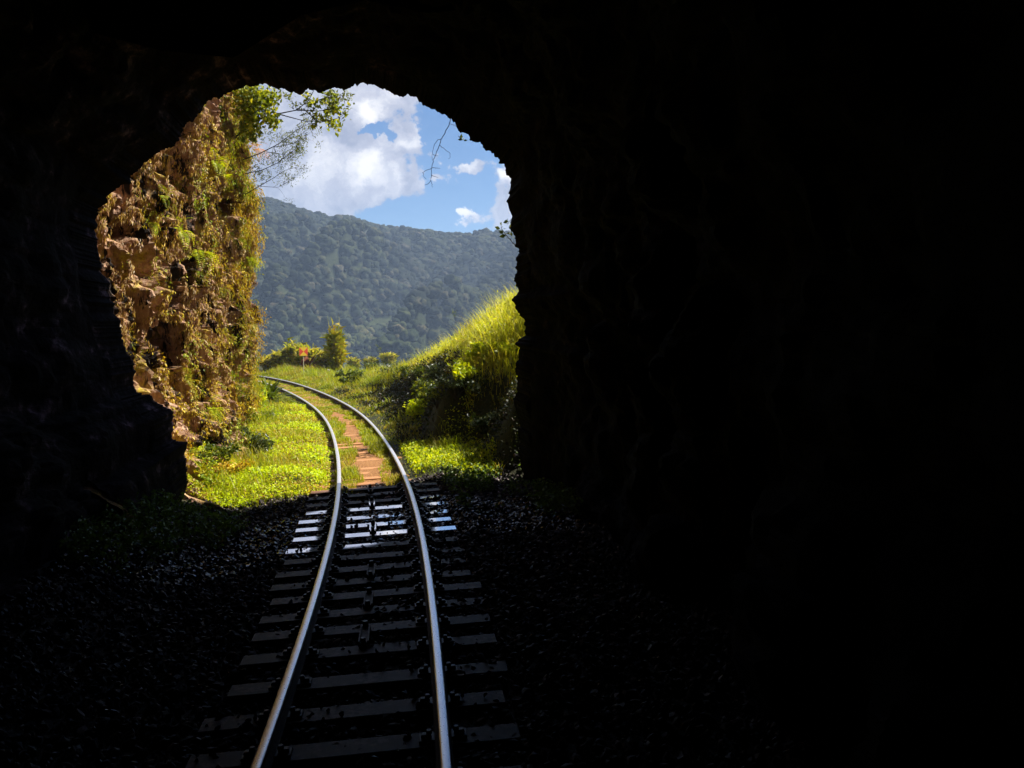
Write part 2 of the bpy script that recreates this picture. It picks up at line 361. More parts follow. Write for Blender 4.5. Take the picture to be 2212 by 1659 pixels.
def mat_sleeper():
    m, b = newmat('worn_steel_sleeper')
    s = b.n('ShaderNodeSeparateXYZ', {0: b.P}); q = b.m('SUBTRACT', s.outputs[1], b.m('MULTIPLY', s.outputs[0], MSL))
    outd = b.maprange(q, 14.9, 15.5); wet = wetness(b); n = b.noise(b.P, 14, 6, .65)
    tcn = b.n('ShaderNodeTexCoord'); so = b.n('ShaderNodeSeparateXYZ', {0: tcn.outputs['Object']})
    dr = b.m('ABSOLUTE', b.m('SUBTRACT', b.m('ABSOLUTE', so.outputs[0]), .56))            # oil and brake dust near the rails
    oil = b.maprange(b.m('ADD', dr, b.m('MULTIPLY', b.m('SUBTRACT', n, .5), .18)), .19, .14)
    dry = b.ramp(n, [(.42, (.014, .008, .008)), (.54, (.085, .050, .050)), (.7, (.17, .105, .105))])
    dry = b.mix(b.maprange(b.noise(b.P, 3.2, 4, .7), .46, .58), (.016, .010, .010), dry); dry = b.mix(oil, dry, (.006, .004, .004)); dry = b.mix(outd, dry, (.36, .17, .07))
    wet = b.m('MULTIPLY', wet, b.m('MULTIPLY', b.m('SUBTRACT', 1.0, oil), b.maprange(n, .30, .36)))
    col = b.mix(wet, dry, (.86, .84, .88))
    p = princ(b, Base_Color=col, Metallic=b.m('MULTIPLY', wet, .97), Roughness=b.m('SUBTRACT', .62, b.m('MULTIPLY', wet, .58)), Specular_IOR_Level=.3,
              Normal=bump(b, n, .03, .0005))
    surf(b, p); return m
def mat_rail_head():
    m, b = newmat('polished_rail_steel')
    st = b.noise(b.P, 60, 4); rough = b.maprange(st, .3, .7, .27, .31)
    surf(b, princ(b, Base_Color=(.92, .88, .90, 1), Metallic=.8, Roughness=rough)); return m
def mat_rust(name, a, c, rough=.8):
    m, b = newmat(name); n = b.noise(b.P, 40, 5); surf(b, princ(b, Base_Color=b.mix(n, a, c), Roughness=rough, Metallic=.3, Normal=bump(b, n, .5, .002))); return m
def mat_gravel():
    m, b = newmat('dark_ballast_stone'); wet = wetness(b)
    s = b.n('ShaderNodeSeparateXYZ', {0: b.P})
    col = b.ramp(b.rnd, [(0, (.010, .009, .011)), (.5, (.03, .025, .028)), (.85, (.075, .06, .066)), (.965, (.22, .18, .18))], 'LINEAR')
    surf(b, princ(b, Base_Color=col, Roughness=b.m('SUBTRACT', .62, b.m('MULTIPLY', wet, .40)), Specular_IOR_Level=b.m('ADD', .12, b.m('MULTIPLY', wet, .5)), Normal=bump(b, b.noise(b.P, 70, 3), .6, .004))); return m
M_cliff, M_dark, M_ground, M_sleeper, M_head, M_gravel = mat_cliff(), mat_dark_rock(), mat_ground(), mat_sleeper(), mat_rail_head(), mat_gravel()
M_rust = mat_rust('rusty_rail_web', (.03, .012, .007, 1), (.075, .032, .018, 1)); M_iron = mat_rust('oily_black_iron', (.004, .003, .003, 1), (.012, .009, .009, 1), .5)
M_bark = plain('grey_bark', (.13, .10, .08), .9, nscale=20); M_darkbark = plain('dark_twig_bark', (.035, .027, .024), .9)
YG = [(.30, .38, .012), (.22, .30, .012), (.38, .42, .016), (.16, .24, .012), (.34, .30, .02)]
OCH = [(.58, .40, .025), (.36, .22, .02), (.70, .52, .05), (.20, .10, .02), (.50, .44, .02)]
M_cover = leaf_mat('low_leaf_cover', [(.46, .58, .004), (.34, .47, .004), (.56, .68, .006), (.22, .31, .005)], .5, patch=[(.36, .42, .012), (.44, .40, .02), (.26, .32, .015), (.34, .24, .04)], scale=.55, al=1.05)
M_moss = leaf_mat('cliff_creeper_leaf', OCH, .35, patch=YG, scale=.9, al=.85)
M_bright = leaf_mat('bright_leaf', [(.48, .56, .008), (.34, .45, .008), (.56, .60, .012), (.18, .26, .008)], .5, al=.9)
M_mid = leaf_mat('green_leaf', [(.10, .15, .012), (.15, .21, .015), (.06, .10, .01), (.22, .26, .02), (.08, .12, .02)], .4)
M_deep = leaf_mat('dark_green_leaf', [(.035, .06, .015), (.05, .085, .02), (.09, .13, .03), (.14, .17, .05)], .3, gloss=.5)
M_overleaf = leaf_mat('overhanging_tree_leaf', [(.38, .44, .015), (.22, .28, .02), (.12, .17, .02), (.50, .48, .03), (.16, .20, .02)], .45, al=.8)
M_treeleaf = leaf_mat('tree_leaf', [(.20, .25, .02), (.12, .17, .02), (.30, .33, .02), (.07, .10, .015)], .45)
M_grass = leaf_mat('verge_grass', al=.85, stops= [(.32, .40, .01), (.20, .28, .01), (.42, .46, .015), (.13, .18, .01)], transl=.5, patch=[(.44, .34, .06), (.34, .30, .03), (.26, .30, .02)], scale=.7)
M_tallgrass = leaf_mat('tall_bank_grass', al=.85, stops= [(.46, .52, .015), (.56, .55, .04), (.34, .42, .015), (.66, .62, .16)], transl=.55, patch=[(.52, .42, .08), (.36, .34, .03), (.28, .32, .02)], scale=.6)
M_cane = leaf_mat('cane_leaf', [(.42, .46, .04), (.52, .50, .07), (.30, .34, .04), (.64, .60, .20), (.18, .17, .04)], .6, al=.95)
M_orange = leaf_mat('dead_fern', [(.62, .26, .02), (.55, .20, .02), (.66, .34, .03)], .45)
M_redbrown = leaf_mat('dead_palm_leaf', [(.22, .07, .035), (.16, .05, .03), (.30, .11, .05)], .3)
M_litter = leaf_mat('fallen_leaf', [(.30, .22, .14), (.22, .14, .09), (.45, .40, .34), (.55, .52, .46)], .1)
M_forest = None
# ------------------------------------------------------------------ ground: one sheet out to the horizon
def axis(lo, hi, step, far, grow=1.16):
    a = list(np.arange(lo, hi+1e-6, step)); d, x = step, hi
    while x < far: d *= grow; x += d; a.append(x)
    d, x = step, lo; pre = []
    while x > -far: d *= grow; x -= d; pre.append(x)
    return np.array(pre[::-1]+a)
gx, gy = axis(-16, 9, .11, 1700), axis(-2, 50, .13, 1700)
GX, GY = np.meshgrid(gx, gy, indexing='ij'); GZ = ground_z(GX, GY)
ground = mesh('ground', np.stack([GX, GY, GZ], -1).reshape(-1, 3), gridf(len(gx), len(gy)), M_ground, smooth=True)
_, Dg = to_track(GX, GY); ground.data.attributes.new('track_offset', 'FLOAT', 'POINT').data.foreach_set('value', Dg.astype(np.float32))
tag(ground, kind='structure')
# ------------------------------------------------------------------ tunnel
RING = [(372,1140),(392,1085),(402,1045),(398,985),(400,958),(366,950),(370,918),(372,884),(345,862),(330,850),(298,850),(292,815),(280,775),(268,735),(262,700),(250,665),(240,640),(228,600),(222,575),(208,540),(204,515),(207,480),(216,450),(232,418),(250,404),(282,393),(300,368),(330,345),(352,322),(382,303),(400,280),(432,245),(441,222),(452,212),(478,204),(500,197),(528,188),(560,183),(592,185),(620,190),(650,199),(678,197),(702,195),(735,192),(760,187),(780,181),(802,180),(828,188),(850,196),(870,207),(890,208),(906,220),(915,229),(938,238),(962,251),(982,262),(988,276),(1000,291),(1020,302),(1034,311),(1050,325),(1067,332),(1080,348),(1092,354),(1094,372),(1103,388),(1101,410),(1096,436),(1104,462),(1103,490),(1110,512),(1116,540),(1112,560),(1119,580),(1114,604),(1120,628),(1107,650),(1118,672),(1132,692),(1137,709),(1130,724),(1114,744),(1122,752),(1119,775),(1113,800),(1118,840),(1115,880),(1122,930),(1120,975),(1130,1030),(1140,1080),(1150,1150)]
rp = np.array([atmouth(x, y) for x, y in RING])
rp = np.vstack([rp, [rp[-1][0]-1.5, 0, -1.2], [rp[0][0]+1.5, 0, -1.2]]); rp[-2:, 1] = MY0+MSL*(rp[-2:, 0]-MX0)
def resample(p, n, closed=True):
    q = np.vstack([p, p[:1]]) if closed else p
    L = np.concatenate([[0], np.cumsum(np.linalg.norm(np.diff(q, axis=0), axis=1))]); t = np.linspace(0, L[-1], n+1 if closed else n)
    r = np.stack([np.interp(t, L, q[:, k]) for k in range(3)], 1); return r[:-1] if closed else r
NR = 1300; ring = resample(rp, NR); cen = np.array([-2.7, 0, 2.6]); cen[1] = MY0+MSL*(cen[0]-MX0)
arc = np.arange(NR)*.0166
out = ring-cen; outn = out/np.linalg.norm(out, axis=1)[:, None]
out_s = out.copy()
for _ in range(160): out_s = (np.roll(out_s, 8, 0)+np.roll(out_s, -8, 0)+out_s*2)/4
out_s *= 1.05
back = np.array([math.sin(.135), -math.cos(.135), 0])
ts = np.concatenate([np.array([-3.2, -2.6, -2, -1.5, -1.1, -.75, -.48, -.28, -.15, -.06]), [0], np.cumsum(np.linspace(.05, .16, 60))])
ts = np.concatenate([ts, ts[-1]+np.cumsum(np.linspace(.18, .45, 75))])
rows = []
for t in ts:
    if t <= 0:      # outwards over the portal face and up the hillside
        g = -t; k = 1+.03*g+.16*g**2+.09*max(0, g-1)**3; P = cen+out*k
        P[:, 1] -= .05*g+.10*np.maximum(0, g-.5)*2+.5*np.maximum(0, np.linalg.norm(P-cen, axis=1)-5.5)
        amp = .10*min(1, g*2)+.25*max(0, g-.8)
        nz = fbm(P[:, 0]*1.1, P[:, 1]*1.1, P[:, 2]*1.1, 5, 21)
        P = P+outn*(np.abs(nz)*amp)[:, None]
        P[:, 1] -= np.abs(nz)*amp*2
    else:           # back into the dark
        wgt = min(1, t/4); P = cen+(out*(1-wgt)+out_s*wgt)*(1+.035*min(1, t/1.2)+.012*min(t, 6))+back*t
        big = ridged(P[:, 0]*.45+3, P[:, 1]*.32, P[:, 2]*.45, 3, 31); fine_ = ridged(P[:, 0]*1.6, P[:, 1]*.9, P[:, 2]*1.0, 5, 33)-.5
        a = min(1, t/2.5); P = P+outn*((.30*big+.25+.22*fine_)*a)[:, None]
    if abs(t) < .5:
        j = .032*fbm(arc*8, 0*arc, 0, 5, 41, .7)+.02*vnoise(arc*1.6, 0, 0, 42); P = P+outn*j[:, None]
    rows.append(P)
Vt = np.array(rows).transpose(1, 0, 2).reshape(-1, 3)
endp = np.array([rows[-1].mean(0)+back*1.5]); nv = len(ts)
Ft = gridf(NR, nv, wrap=True); i = np.arange(NR); cap = np.stack([i*nv+nv-1, ((i+1) % NR)*nv+nv-1, np.full(NR, NR*nv)], 1)
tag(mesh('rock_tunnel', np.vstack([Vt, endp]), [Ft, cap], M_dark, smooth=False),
    'rough unlined rock tunnel, its darkness painted into the colour, framing the daylight around the railway track', 'tunnel')
# the hillside the tunnel is cut through, above and behind the mouth
hx, hv = np.linspace(-45, 45, 120), np.linspace(0, 1, 70)
HX, HVv = np.meshgrid(hx, hv, indexing='ij')
yb = MY0+MSL*(HX-MX0)-2.6-.02*HX**2*0
HY = np.where(True, yb-HVv**1.3*45, 0); HZ = 6.9+HVv*34+1.2*fbm(HX*.2, HY*.2, 0, 4, 51)
dist_c = np.abs(HX+2.7); drop = sstep(3.6, 8, dist_c)*(1-sstep(0, .25, HVv))*7.5
hill_top = mesh('hillside', np.stack([HX, HY, HZ-drop], -1).reshape(-1, 3), gridf(120, 70), plain('hillside_earth', (.10, .10, .035), .95, nscale=4), smooth=True)
tag(hill_top, kind='structure')
def ico(sub):
    import bmesh
    bm = bmesh.new(); bmesh.ops.create_icosphere(bm, subdivisions=sub, radius=1); bm.verts.ensure_lookup_table()
    V = np.array([v.co[:] for v in bm.verts]); F = np.array([[v.index for v in f.verts] for f in bm.faces]); bm.free(); return V, F
# ------------------------------------------------------------------ cliff on the left
cy = np.concatenate([np.arange(10.5, 25, .028), np.arange(25, 44, .12)]); cz = np.concatenate([np.arange(-.8, 9.6, .032), np.linspace(9.7, 16, 26)])
CYY, CZZ = np.meshgrid(cy, cz, indexing='ij')
HOLES = [(380,738,72,122,2.2,0),(380,642,58,62,2.0,.2),(411,577,44,74,2.0,-.4),(478,958,56,50,2.0,0),(519,344,26,100,2.0,0),(511,660,16,84,2.0,0),(509,451,22,34,2.0,0),(497,581,14,36,2.0,0),(493,772,20,60,2.0,0),(295,632,36,40,.5,0),(241,508,16,26,.5,0),(280,495,22,34,.5,0),(455,290,16,40,.5,0),(350,560,10,50,.5,.1),(440,690,10,40,.4,0),(330,480,9,44,.4,.1),(470,470,9,60,.5,0),(425,400,9,50,.4,0),(500,850,26,40,.7,0),(345,880,24,30,.5,0)]
NCUT = 9
_hc = {}
def hole_at(xv, yv):
    if (xv, yv) not in _hc:
        r = ray(xv, yv); t = np.arange(12, 26, .02); P = np.array([0, 0, HCAM])+r*t[:, None]
        b = P[:, 0] < cliff_shape(P[:, 1], P[:, 2], len(HOLES)); k = int(np.argmax(b)) if b.any() else len(t)-1; _hc[(xv, yv)] = (P[k, 1], P[k, 2])
    return _hc[(xv, yv)]
def cliff_shape(Y, Z, nh=0, info=None, cut=True):
    foot = 1.15*np.clip(1-Z/1.9, 0, 1.4)**1.5*np.interp(Y, [12, 15, 17.5, 19.5, 26], [1.15, 1.0, .6, .12, .0])
    zz = Z*.42; w = fbm(Y*.5, zz, 0, 3, 61)
    r = ridged(Y*.55+w*.5, zz*.9, 0, 4, 62)-.6
    f = fbm(Y*2.2+w, Z*.8, 0, 5, 63, .6); g = ridged(Y*2.6+.4*Z+w, Z*.75, 5, 4, 64)-.7
    k1 = np.abs(vnoise(Y*1.9+.8*w, Z*.55+.3*Y, 0, 161)); k2 = np.abs(vnoise(Y*4.2+w, Z*1.15-.4*Y, 0, 162)); k3 = vnoise(Y*3.2, Z*1.5, 0, 163); k4 = vnoise(Y*7.5, Z*2.6, 3, 164)
    X = cliff_x(Y)+foot+.22*r+.12*f+.14*g+.085*fbm(Y*11, Z*2.6, 0, 4, 66, .7)+.05*ridged(Y*5, Z*1.3, 4, 3, 68)
    X = X-.40*sstep(.10, .02, k1)-.26*sstep(.12, .03, k2)-.16*sstep(.42, .62, k3)-.12*sstep(.36, .5, k4)
    X = X+.07*np.tanh(3*vnoise(Y*3.2+w, Z*.55-.3*Y, 0, 171))+.06*np.tanh(4*vnoise(Y*7.5+w, Z*1.1, 0, 172))+.045*np.tanh(4*vnoise(Y*14, Z*2.6, 0, 173))
    wob = .30*fbm(Y*3.0, Z*3.0, 0, 3, 67)
    for (hx_, hy_, hw_, hh_, d, sl) in HOLES[nh:]:
        y0, z0 = hole_at(hx_, hy_); ry = hw_/2*y0*y0/(1858*6.3); rz = hh_/2*y0/1858
        q = ((Y-y0-sl*(Z-z0))/ry)**2+((Z-z0)/rz)**2+wob
        if info is not None: info.append((q, y0, z0, ry, rz, sl))
        X = X-(.15 if d >= 2 and not cut else d)*sstep(1.2, .8, q)
    X = X-np.clip(Z-9.6, 0, 20)*1.4
    return X
CINF = []; CXX = cliff_shape(CYY, CZZ, 0, CINF, False)
CF = gridf(len(cy), len(cz)); cutm = np.zeros(CYY.shape, bool)
for q_, *_r in CINF[:NCUT]: cutm |= q_ < 1.08
CF = CF[~cutm.ravel()[CF].any(1)]; CV = np.stack([CXX, CYY, CZZ], -1).reshape(-1, 3)
PV_, PF_ = ico(4); pods = [(CV, CF)]; tris = []; nb = len(CV)
PODS = []
for k, (q_, y0, z0, ry, rz, sl) in enumerate(CINF[:NCUT]):
    xs = float(cliff_shape(np.array(y0), np.array(z0), NCUT)); g_ = 1.0 if k < 3 else .4
    PODS.append((np.array([xs-.6-1.0*g_, y0+.15+.8*g_, z0]), np.array([1.3+1.0*g_, ry*1.1+.3+1.1*g_, rz*1.2+.3+.5*g_])))
for k, (c, rad_) in enumerate(PODS):
    V_ = PV_*(1+.10*fbm(PV_[:, 0]*3+c[1], PV_[:, 1]*3, PV_[:, 2]*3, 3, 69))[:, None]*rad_+c
    ok = V_[:, 0] < cliff_shape(V_[:, 1], V_[:, 2], NCUT)-.03
    for m_, (c2, r2) in enumerate(PODS):
        if m_ != k: ok &= (((V_-c2)/r2)**2).sum(1) > .86
    F_ = PF_[ok[PF_].all(1)]; tris.append((V_, F_+nb)); nb += len(V_)
cliff = mesh('rock_cliff', np.concatenate([CV]+[t[0] for t in tris]), [CF]+[t[1] for t in tris], M_cliff)
tag(cliff, 'sunlit craggy brown rock cliff hung with moss beside the tunnel mouth', 'cliff')
# ------------------------------------------------------------------ wooded mountain across the valley
SKY = [(-400, 470), (100, 455), (300, 420), (450, 408), (520, 412), (560, 425), (585, 423), (620, 435), (680, 455), (740, 470), (830, 484), (900, 491), (940, 497), (990, 497), (1050, 491), (1115, 493), (1250, 480), (1450, 455), (1700, 470), (2400, 520)]
RD = 640.
rU = np.array([ray(x, y)[0]/ray(x, y)[1] for x, y in SKY]); rW = np.array([ray(x, y)[2]/ray(x, y)[1] for x, y in SKY])
def mountain_z(x, y):
    x0 = x+.35*(RD-y)                                     # spurs run down towards the right
    top = HCAM+RD*np.interp(x/RD, rU, rW)-5.0
    t = np.clip((y-215)/(RD-215), 0, 1.0); prof = t**.92
    sp = ridged(x0*.016, y*.004, 0, 2, 71)-.6; sm = ridged(x0*.045+.3*vnoise(x*.02, y*.02, 0, 72), y*.012, 0, 3, 73)-.6
    z = -72+(top+72)*prof+(36*sp+17*sm)*np.sin(PI*np.clip(t, 0, 1))**.8
    gully = np.exp(-((x-(-66+.25*(RD-y)*0))/16)**2)*26*np.exp(-((y-330)/90)**2)
    z = z-gully
    return np.where(y > RD, top-(y-RD)*.35+0*z, z)
mx, my = np.arange(-620, 520, 6.), np.concatenate([np.arange(200, 700, 5.), np.arange(700, 1300, 25)])
MXX, MYY = np.meshgrid(mx, my, indexing='ij'); MZZ = mountain_z(MXX, MYY)
M_slope = plain('forest_floor', (.012, .018, .012), .95, nscale=.2)
tag(mesh('mountain', np.stack([MXX, MYY, MZZ-2.8], -1).reshape(-1, 3), gridf(len(mx), len(my)), M_slope, smooth=True), kind='structure')
MOUNT = bpy.data.objects['mountain']
def mat_forest():
    m, b = newmat('far_forest_canopy')
    col = b.ramp(b.rnd, [(0, (.014, .022, .012)), (.35, (.034, .044, .018)), (.7, (.075, .082, .028)), (.9, (.13, .11, .05)), (1, (.16, .12, .08))])
    nz = b.noise(b.P, .9, 6, .75); col = b.mix(b.maprange(nz, .38, .62), (.008, .014, .008), col)
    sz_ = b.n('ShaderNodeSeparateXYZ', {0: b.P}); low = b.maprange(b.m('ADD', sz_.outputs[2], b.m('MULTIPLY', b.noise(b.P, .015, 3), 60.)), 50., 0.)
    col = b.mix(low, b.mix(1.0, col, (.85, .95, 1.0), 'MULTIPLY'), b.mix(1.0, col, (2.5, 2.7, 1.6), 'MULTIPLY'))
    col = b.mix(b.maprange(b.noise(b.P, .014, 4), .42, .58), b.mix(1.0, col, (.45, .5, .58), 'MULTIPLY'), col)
    surf(b, princ(b, Base_Color=dim(b, col), Roughness=.9, Specular_IOR_Level=.1, Normal=bump(b, nz, 1.0, .9))); return m
IV, IF = ico(3)
parts = []
for v in range(6):
    nz = fbm(IV[:, 0]*1.6+v*9, IV[:, 1]*1.6, IV[:, 2]*1.6, 3, 80+v); pv = IV*(1+.40*nz+.10*fbm(IV[:, 0]*5+v, IV[:, 1]*5, IV[:, 2]*5, 2, 85))[:, None]*np.array([1, 1, .72])
    n = 420; yy_ = 225+(rng.random(n)**.8)*(RD+12-225); xx_ = rng.uniform(-.62, .24, n)*yy_*1.0+rng.normal(size=n)*10
    r = rng.uniform(2.0, 4.2, n)*np.interp(yy_, [225, 640], [1.0, 1.1]); zz_ = mountain_z(xx_, yy_)+r*.35
    a = rng.uniform(0, 6.28, n); R = np.zeros((n, 3, 3)); R[:, 0, 0] = R[:, 1, 1] = np.cos(a); R[:, 0, 1] = -np.sin(a); R[:, 1, 0] = np.sin(a); R[:, 2, 2] = 1
    parts.append(bake(pv, IF, np.stack([xx_, yy_, zz_], 1), R, r))
# a second, denser layer of small crowns in one mesh made of cheaper shapes
IV2, IF2 = ico(2)
for v in range(4):
    nz = fbm(IV2[:, 0]*1.5+v*7, IV2[:, 1]*1.5, IV2[:, 2]*1.5, 2, 90+v); pv = IV2*(1+.42*nz)[:, None]*np.array([1, 1, .8])
    n = 6500; yy_ = 222+(rng.random(n)**.8)*(RD+14-222); xx_ = rng.uniform(-.62, .24, n)*yy_
    r = rng.uniform(1.2, 3.0, n)*np.interp(yy_, [225, 640], [.9, 1.3]); zz_ = mountain_z(xx_, yy_)+r*.4
    a = rng.uniform(0, 6.28, n); R = np.zeros((n, 3, 3)); R[:, 0, 0] = R[:, 1, 1] = np.cos(a); R[:, 0, 1] = -np.sin(a); R[:, 1, 0] = np.sin(a); R[:, 2, 2] = 1
    parts.append(bake(pv, IF2, np.stack([xx_, yy_, zz_], 1), R, r))
V, F = cat(*parts)
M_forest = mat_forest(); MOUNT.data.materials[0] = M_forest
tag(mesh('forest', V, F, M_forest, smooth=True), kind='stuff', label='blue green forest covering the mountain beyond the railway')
# ------------------------------------------------------------------ haze between the tunnel and the mountain
hz = MB().box((0, 0, 55), (3640, 3640, 276))
mh, bh = newmat('pale_air'); pv_ = bh.n('ShaderNodeVolumePrincipled', {'Color': (.50, .68, 1.0, 1), 'Density': .00038, 'Anisotropy': .2})
mh.node_tree.links.new(pv_.outputs[0], bh.out.inputs['Volume'])
tag(hz.build('haze', mh), kind='stuff')
# ------------------------------------------------------------------ railway track
trk = empty('railway_track', (0, 0, 0), label='curving single narrow gauge railway track with shiny worn rails leaving the tunnel', cat='railway track')
def rail(d0):
    s = np.arange(-10, 56, .2); n = len(s)
    head = [(.033, -.030), (.0335, -.010), (.0295, -.003), (.019, -.0006), (.0, 0), (-.019, -.0006), (-.0295, -.003), (-.0335, -.010), (-.033, -.030)]
    web = [(-.030, -.034), (-.008, -.042), (-.007, -.105), (-.052, -.122), (-.054, -.132), (.054, -.132), (.052, -.122), (.007, -.105), (.008, -.042), (.030, -.034)]
    X, Y, H, Z, Cn = track(s)
    def ext(prof, nm, mat, parent, smooth):
        pr = np.array(prof); d = d0+pr[None, :, 0]; c, sn = np.cos(H)[:, None], np.sin(H)[:, None]
        P = np.stack([X[:, None]+c*d, Y[:, None]+sn*d, (Z+Cn*d0)[:, None]+Cn[:, None]*pr[None, :, 0]+pr[None, :, 1]], -1)
        return mesh(nm, P.reshape(-1, 3), gridf(n, len(pr)), mat, parent, smooth)
    r = ext(web+[web[0]], 'rail', M_rust, trk, False)
    ext(head, 'rail_head', M_head, r, True)
    return r
rail(-GAUGE/2); rail(GAUGE/2)
rs = random.Random(4)
def sleeper_mesh():
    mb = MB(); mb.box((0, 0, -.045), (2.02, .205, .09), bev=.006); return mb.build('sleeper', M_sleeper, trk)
sl0 = sleeper_mesh(); cl0 = None
def clip_mesh():
    mb = MB(); mb.box((0, 0, .010), (.10, .11, .02), bev=.004); mb.box((-.012, 0, .030), (.05, .045, .024), bev=.006); mb.cyl((.014, 0, .018), .016, .045, 8); mb.box((.014, 0, .05), (.036, .036, .018), bev=.004)
    return mb.build('rail_clip', M_iron, sl0)
cl0 = clip_mesh()
def spacer():
    mb = MB(); mb.box((0, .265, .012), (.085, .40, .024), bev=.005); mb.box((-.036, .265, .03), (.012, .40, .03)); mb.box((.036, .265, .03), (.012, .40, .03))
    o = mb.build('spacer_bar', M_sleeper, trk)
    for yb_ in (.065, .465):
        q = MB().cyl((0, yb_, .02), .022, .055, 8).box((0, yb_, .03), (.05, .04, .02), bev=.004).build('bolt', M_iron, o)
    return o
sp0 = None
svals = [5.58, 6.1, 6.68, 7.18, 7.63, 8.13, 8.6, 9.08, 9.56, 10.04, 10.6, 11.13, 11.64, 12.2, 12.75]
svals = [5.58-.52*k for k in range(9, 0, -1)]+svals+[12.75+.53*k for k in range(1, 26)]
bars = {5.58+0: 0, 6.68: 1, 7.63: 1, 8.6: 1, 10.04: 0, 10.6: 1, 11.64: 0, 12.2: 1, 13.28: 1}
cnt = 0
for i, s in enumerate(svals):
    X, Y, H, Z, Cn = track(s)
    o = sl0 if i == 0 else sl0.copy()
    if i: C.objects.link(o)
    dd = rs.uniform(-.04, .04)
    p = tp(s, dd, -.137-(.004 if s > 14 else 0)+rs.uniform(-.004, .004))
    o.location = p; o.rotation_euler = (0, -math.atan(Cn)*.8, H+rs.uniform(-.012, .012))
    if 2.5 < s < 14:
        for g_ in (-1, 1):
            for sd_ in (-1, 1):
                c = cl0 if cnt == 0 else cl0.copy()
                if cnt: C.objects.link(c)
                cnt += 1; c.parent = o
                c.location = (g_*GAUGE/2+sd_*.098-dd, rs.uniform(-.02, .02), 0); c.rotation_euler = (0, 0, 0 if sd_ < 0 else PI)
for k, (s, yes) in enumerate(sorted(bars.items())):
    if not yes: continue
    X, Y, H, Z, Cn = track(s+.05); b_ = spacer() if sp0 is None else sp0.copy()
    if sp0 is None: sp0 = b_
    else:
        C.objects.link(b_)
        for ch in list(sp0.children):
            q = ch.copy(); C.objects.link(q); q.parent = b_
    b_.location = tp(s-.01, -.04, -.135); b_.rotation_euler = (0, -math.atan(Cn), H)
for d0 in (-GAUGE/2, GAUGE/2):                                   # bolted rail joints
    for sd_ in (-1, 1):
        s = 11.0 if d0 < 0 else 11.35
        mb = MB()
        pts = [tp(s+t, d0+sd_*.022, -.07) for t in np.linspace(-.3, .3, 7)]
        X, Y, H, Z, Cn = track(s); mb.box(tp(s, d0+sd_*.020, -.075), (.02, .56, .06), rz=float(H), bev=.005)
        for t in (-.2, -.07, .07, .2): mb.box(tp(s+t, d0+sd_*.042, -.075), (.03, .034, .034), rz=float(H), bev=.006)
        mb.build('joint_plate', M_iron, trk)
# ------------------------------------------------------------------ ballast, litter
def inside_mouth(x, y, m=0.): return y < MY0+MSL*(x-MX0)+m
n = 52000
sx_ = rng.uniform(-4.8, 3.4, n*2); sy_ = 2.8+12.6*rng.random(n*2)**.85; S, D = to_track(sx_, sy_)
keep = inside_mouth(sx_, sy_, .3) & (D > -3.4) & (D < 3.6); sx_, sy_, D = sx_[keep][:n], sy_[keep][:n], D[keep][:n]
gz = ground_z(sx_, sy_); par = []
bV, bF = ico(1)
for v in range(5):
    q = np.arange(v, len(sx_), 5); pv = bV*(1+.28*rng.normal(size=(len(bV), 1)))*np.array([1, .8, .6]); m_ = len(q)
    A = frames(rnd(m_), rnd(m_)); r = .012+.034*rng.random(m_)**2.2
    par.append(bake(pv, bF, np.stack([sx_[q], sy_[q], gz[q]+r*.3+.008*rng.random(m_)], 1), A, r))
V, F = cat(*par)
tag(mesh('gravel', V, F, M_gravel), kind='stuff', label='dark crushed stone ballast around the sleepers inside the tunnel')
n = 420
lx, ly = rng.uniform(-4.5, 2.4, n), 3+11*rng.random(n); k = inside_mouth(lx, ly, -.2); lx, ly = lx[k], ly[k]
P = np.stack([lx, ly, ground_z(lx, ly)+.045], 1); V, F = leaves_at(P, (0, 0, 1), .055, .35)
tag(mesh('fallen_leaves', V, F, M_litter), kind='stuff', label='scattered pale dry leaves on the dark ballast')
# ------------------------------------------------------------------ low leaf cover and grass
def where(n, x0, x1, y0, y1, f, pw=1.):
    x = rng.uniform(x0, x1, n); y = y0+(y1-y0)*rng.random(n)**pw; S, D = to_track(x, y); k = f(x, y, S, D); return x[k], y[k], S[k], D[k]
def onground(x, y, h=0.): return np.stack([x, y, ground_z(x, y)+h], 1)
x, y, S, D = where(150000, -9, 0, 12.5, 30, lambda x, y, S, D: (D < -.64+.08*vnoise(x*3, y*3, 0, 5)) & (x > cliff_x(y)+.1) & ~inside_mouth(x, y, .05+.25*fbm(x*2, y*2, 0, 2, 6)), 1.5)
hgt = (.06+.11*sstep(-.2, .6, fbm(x*1.3, y*1.3, 0, 3, 7))+.16*sstep(-1.9, -3.2, D))*sstep(-.66, -1.2, D)+.035
cover = leaves_at(onground(x, y, hgt*rng.random(len(x))**.6), (.25, -.1, 1), np.interp(y, [12, 20, 30], [.05, .055, .075]), .38)
V, F = cover
tag(mesh('ground_cover', V, F, M_cover), kind='stuff', label='dense bright yellow green low leaves left of the track')
def verge(x, y, S, D):
    a = np.abs(D); nz = fbm(x*2.2, y*2.2, 0, 3, 11)
    inner = (a < .60) & (a > np.interp(y, [14, 18, 30], [.26, .20, .10])+.13*nz)         # strips along the inner side of each rail
    path = (a <= .3) & (y > 27)
    outer = (a > .66) & ((D < bank_edge(S)[0]+.2) | (S > 31))
    return (inner | path | outer) & ~inside_mouth(x, y, .0+.35*fbm(x*1.7, y*1.7, 0, 2, 12)) & (a < 7.5) & (x > cliff_x(y)+.2)
x, y, S, D = where(330000, -24, 4, 13, 50, verge, .95)
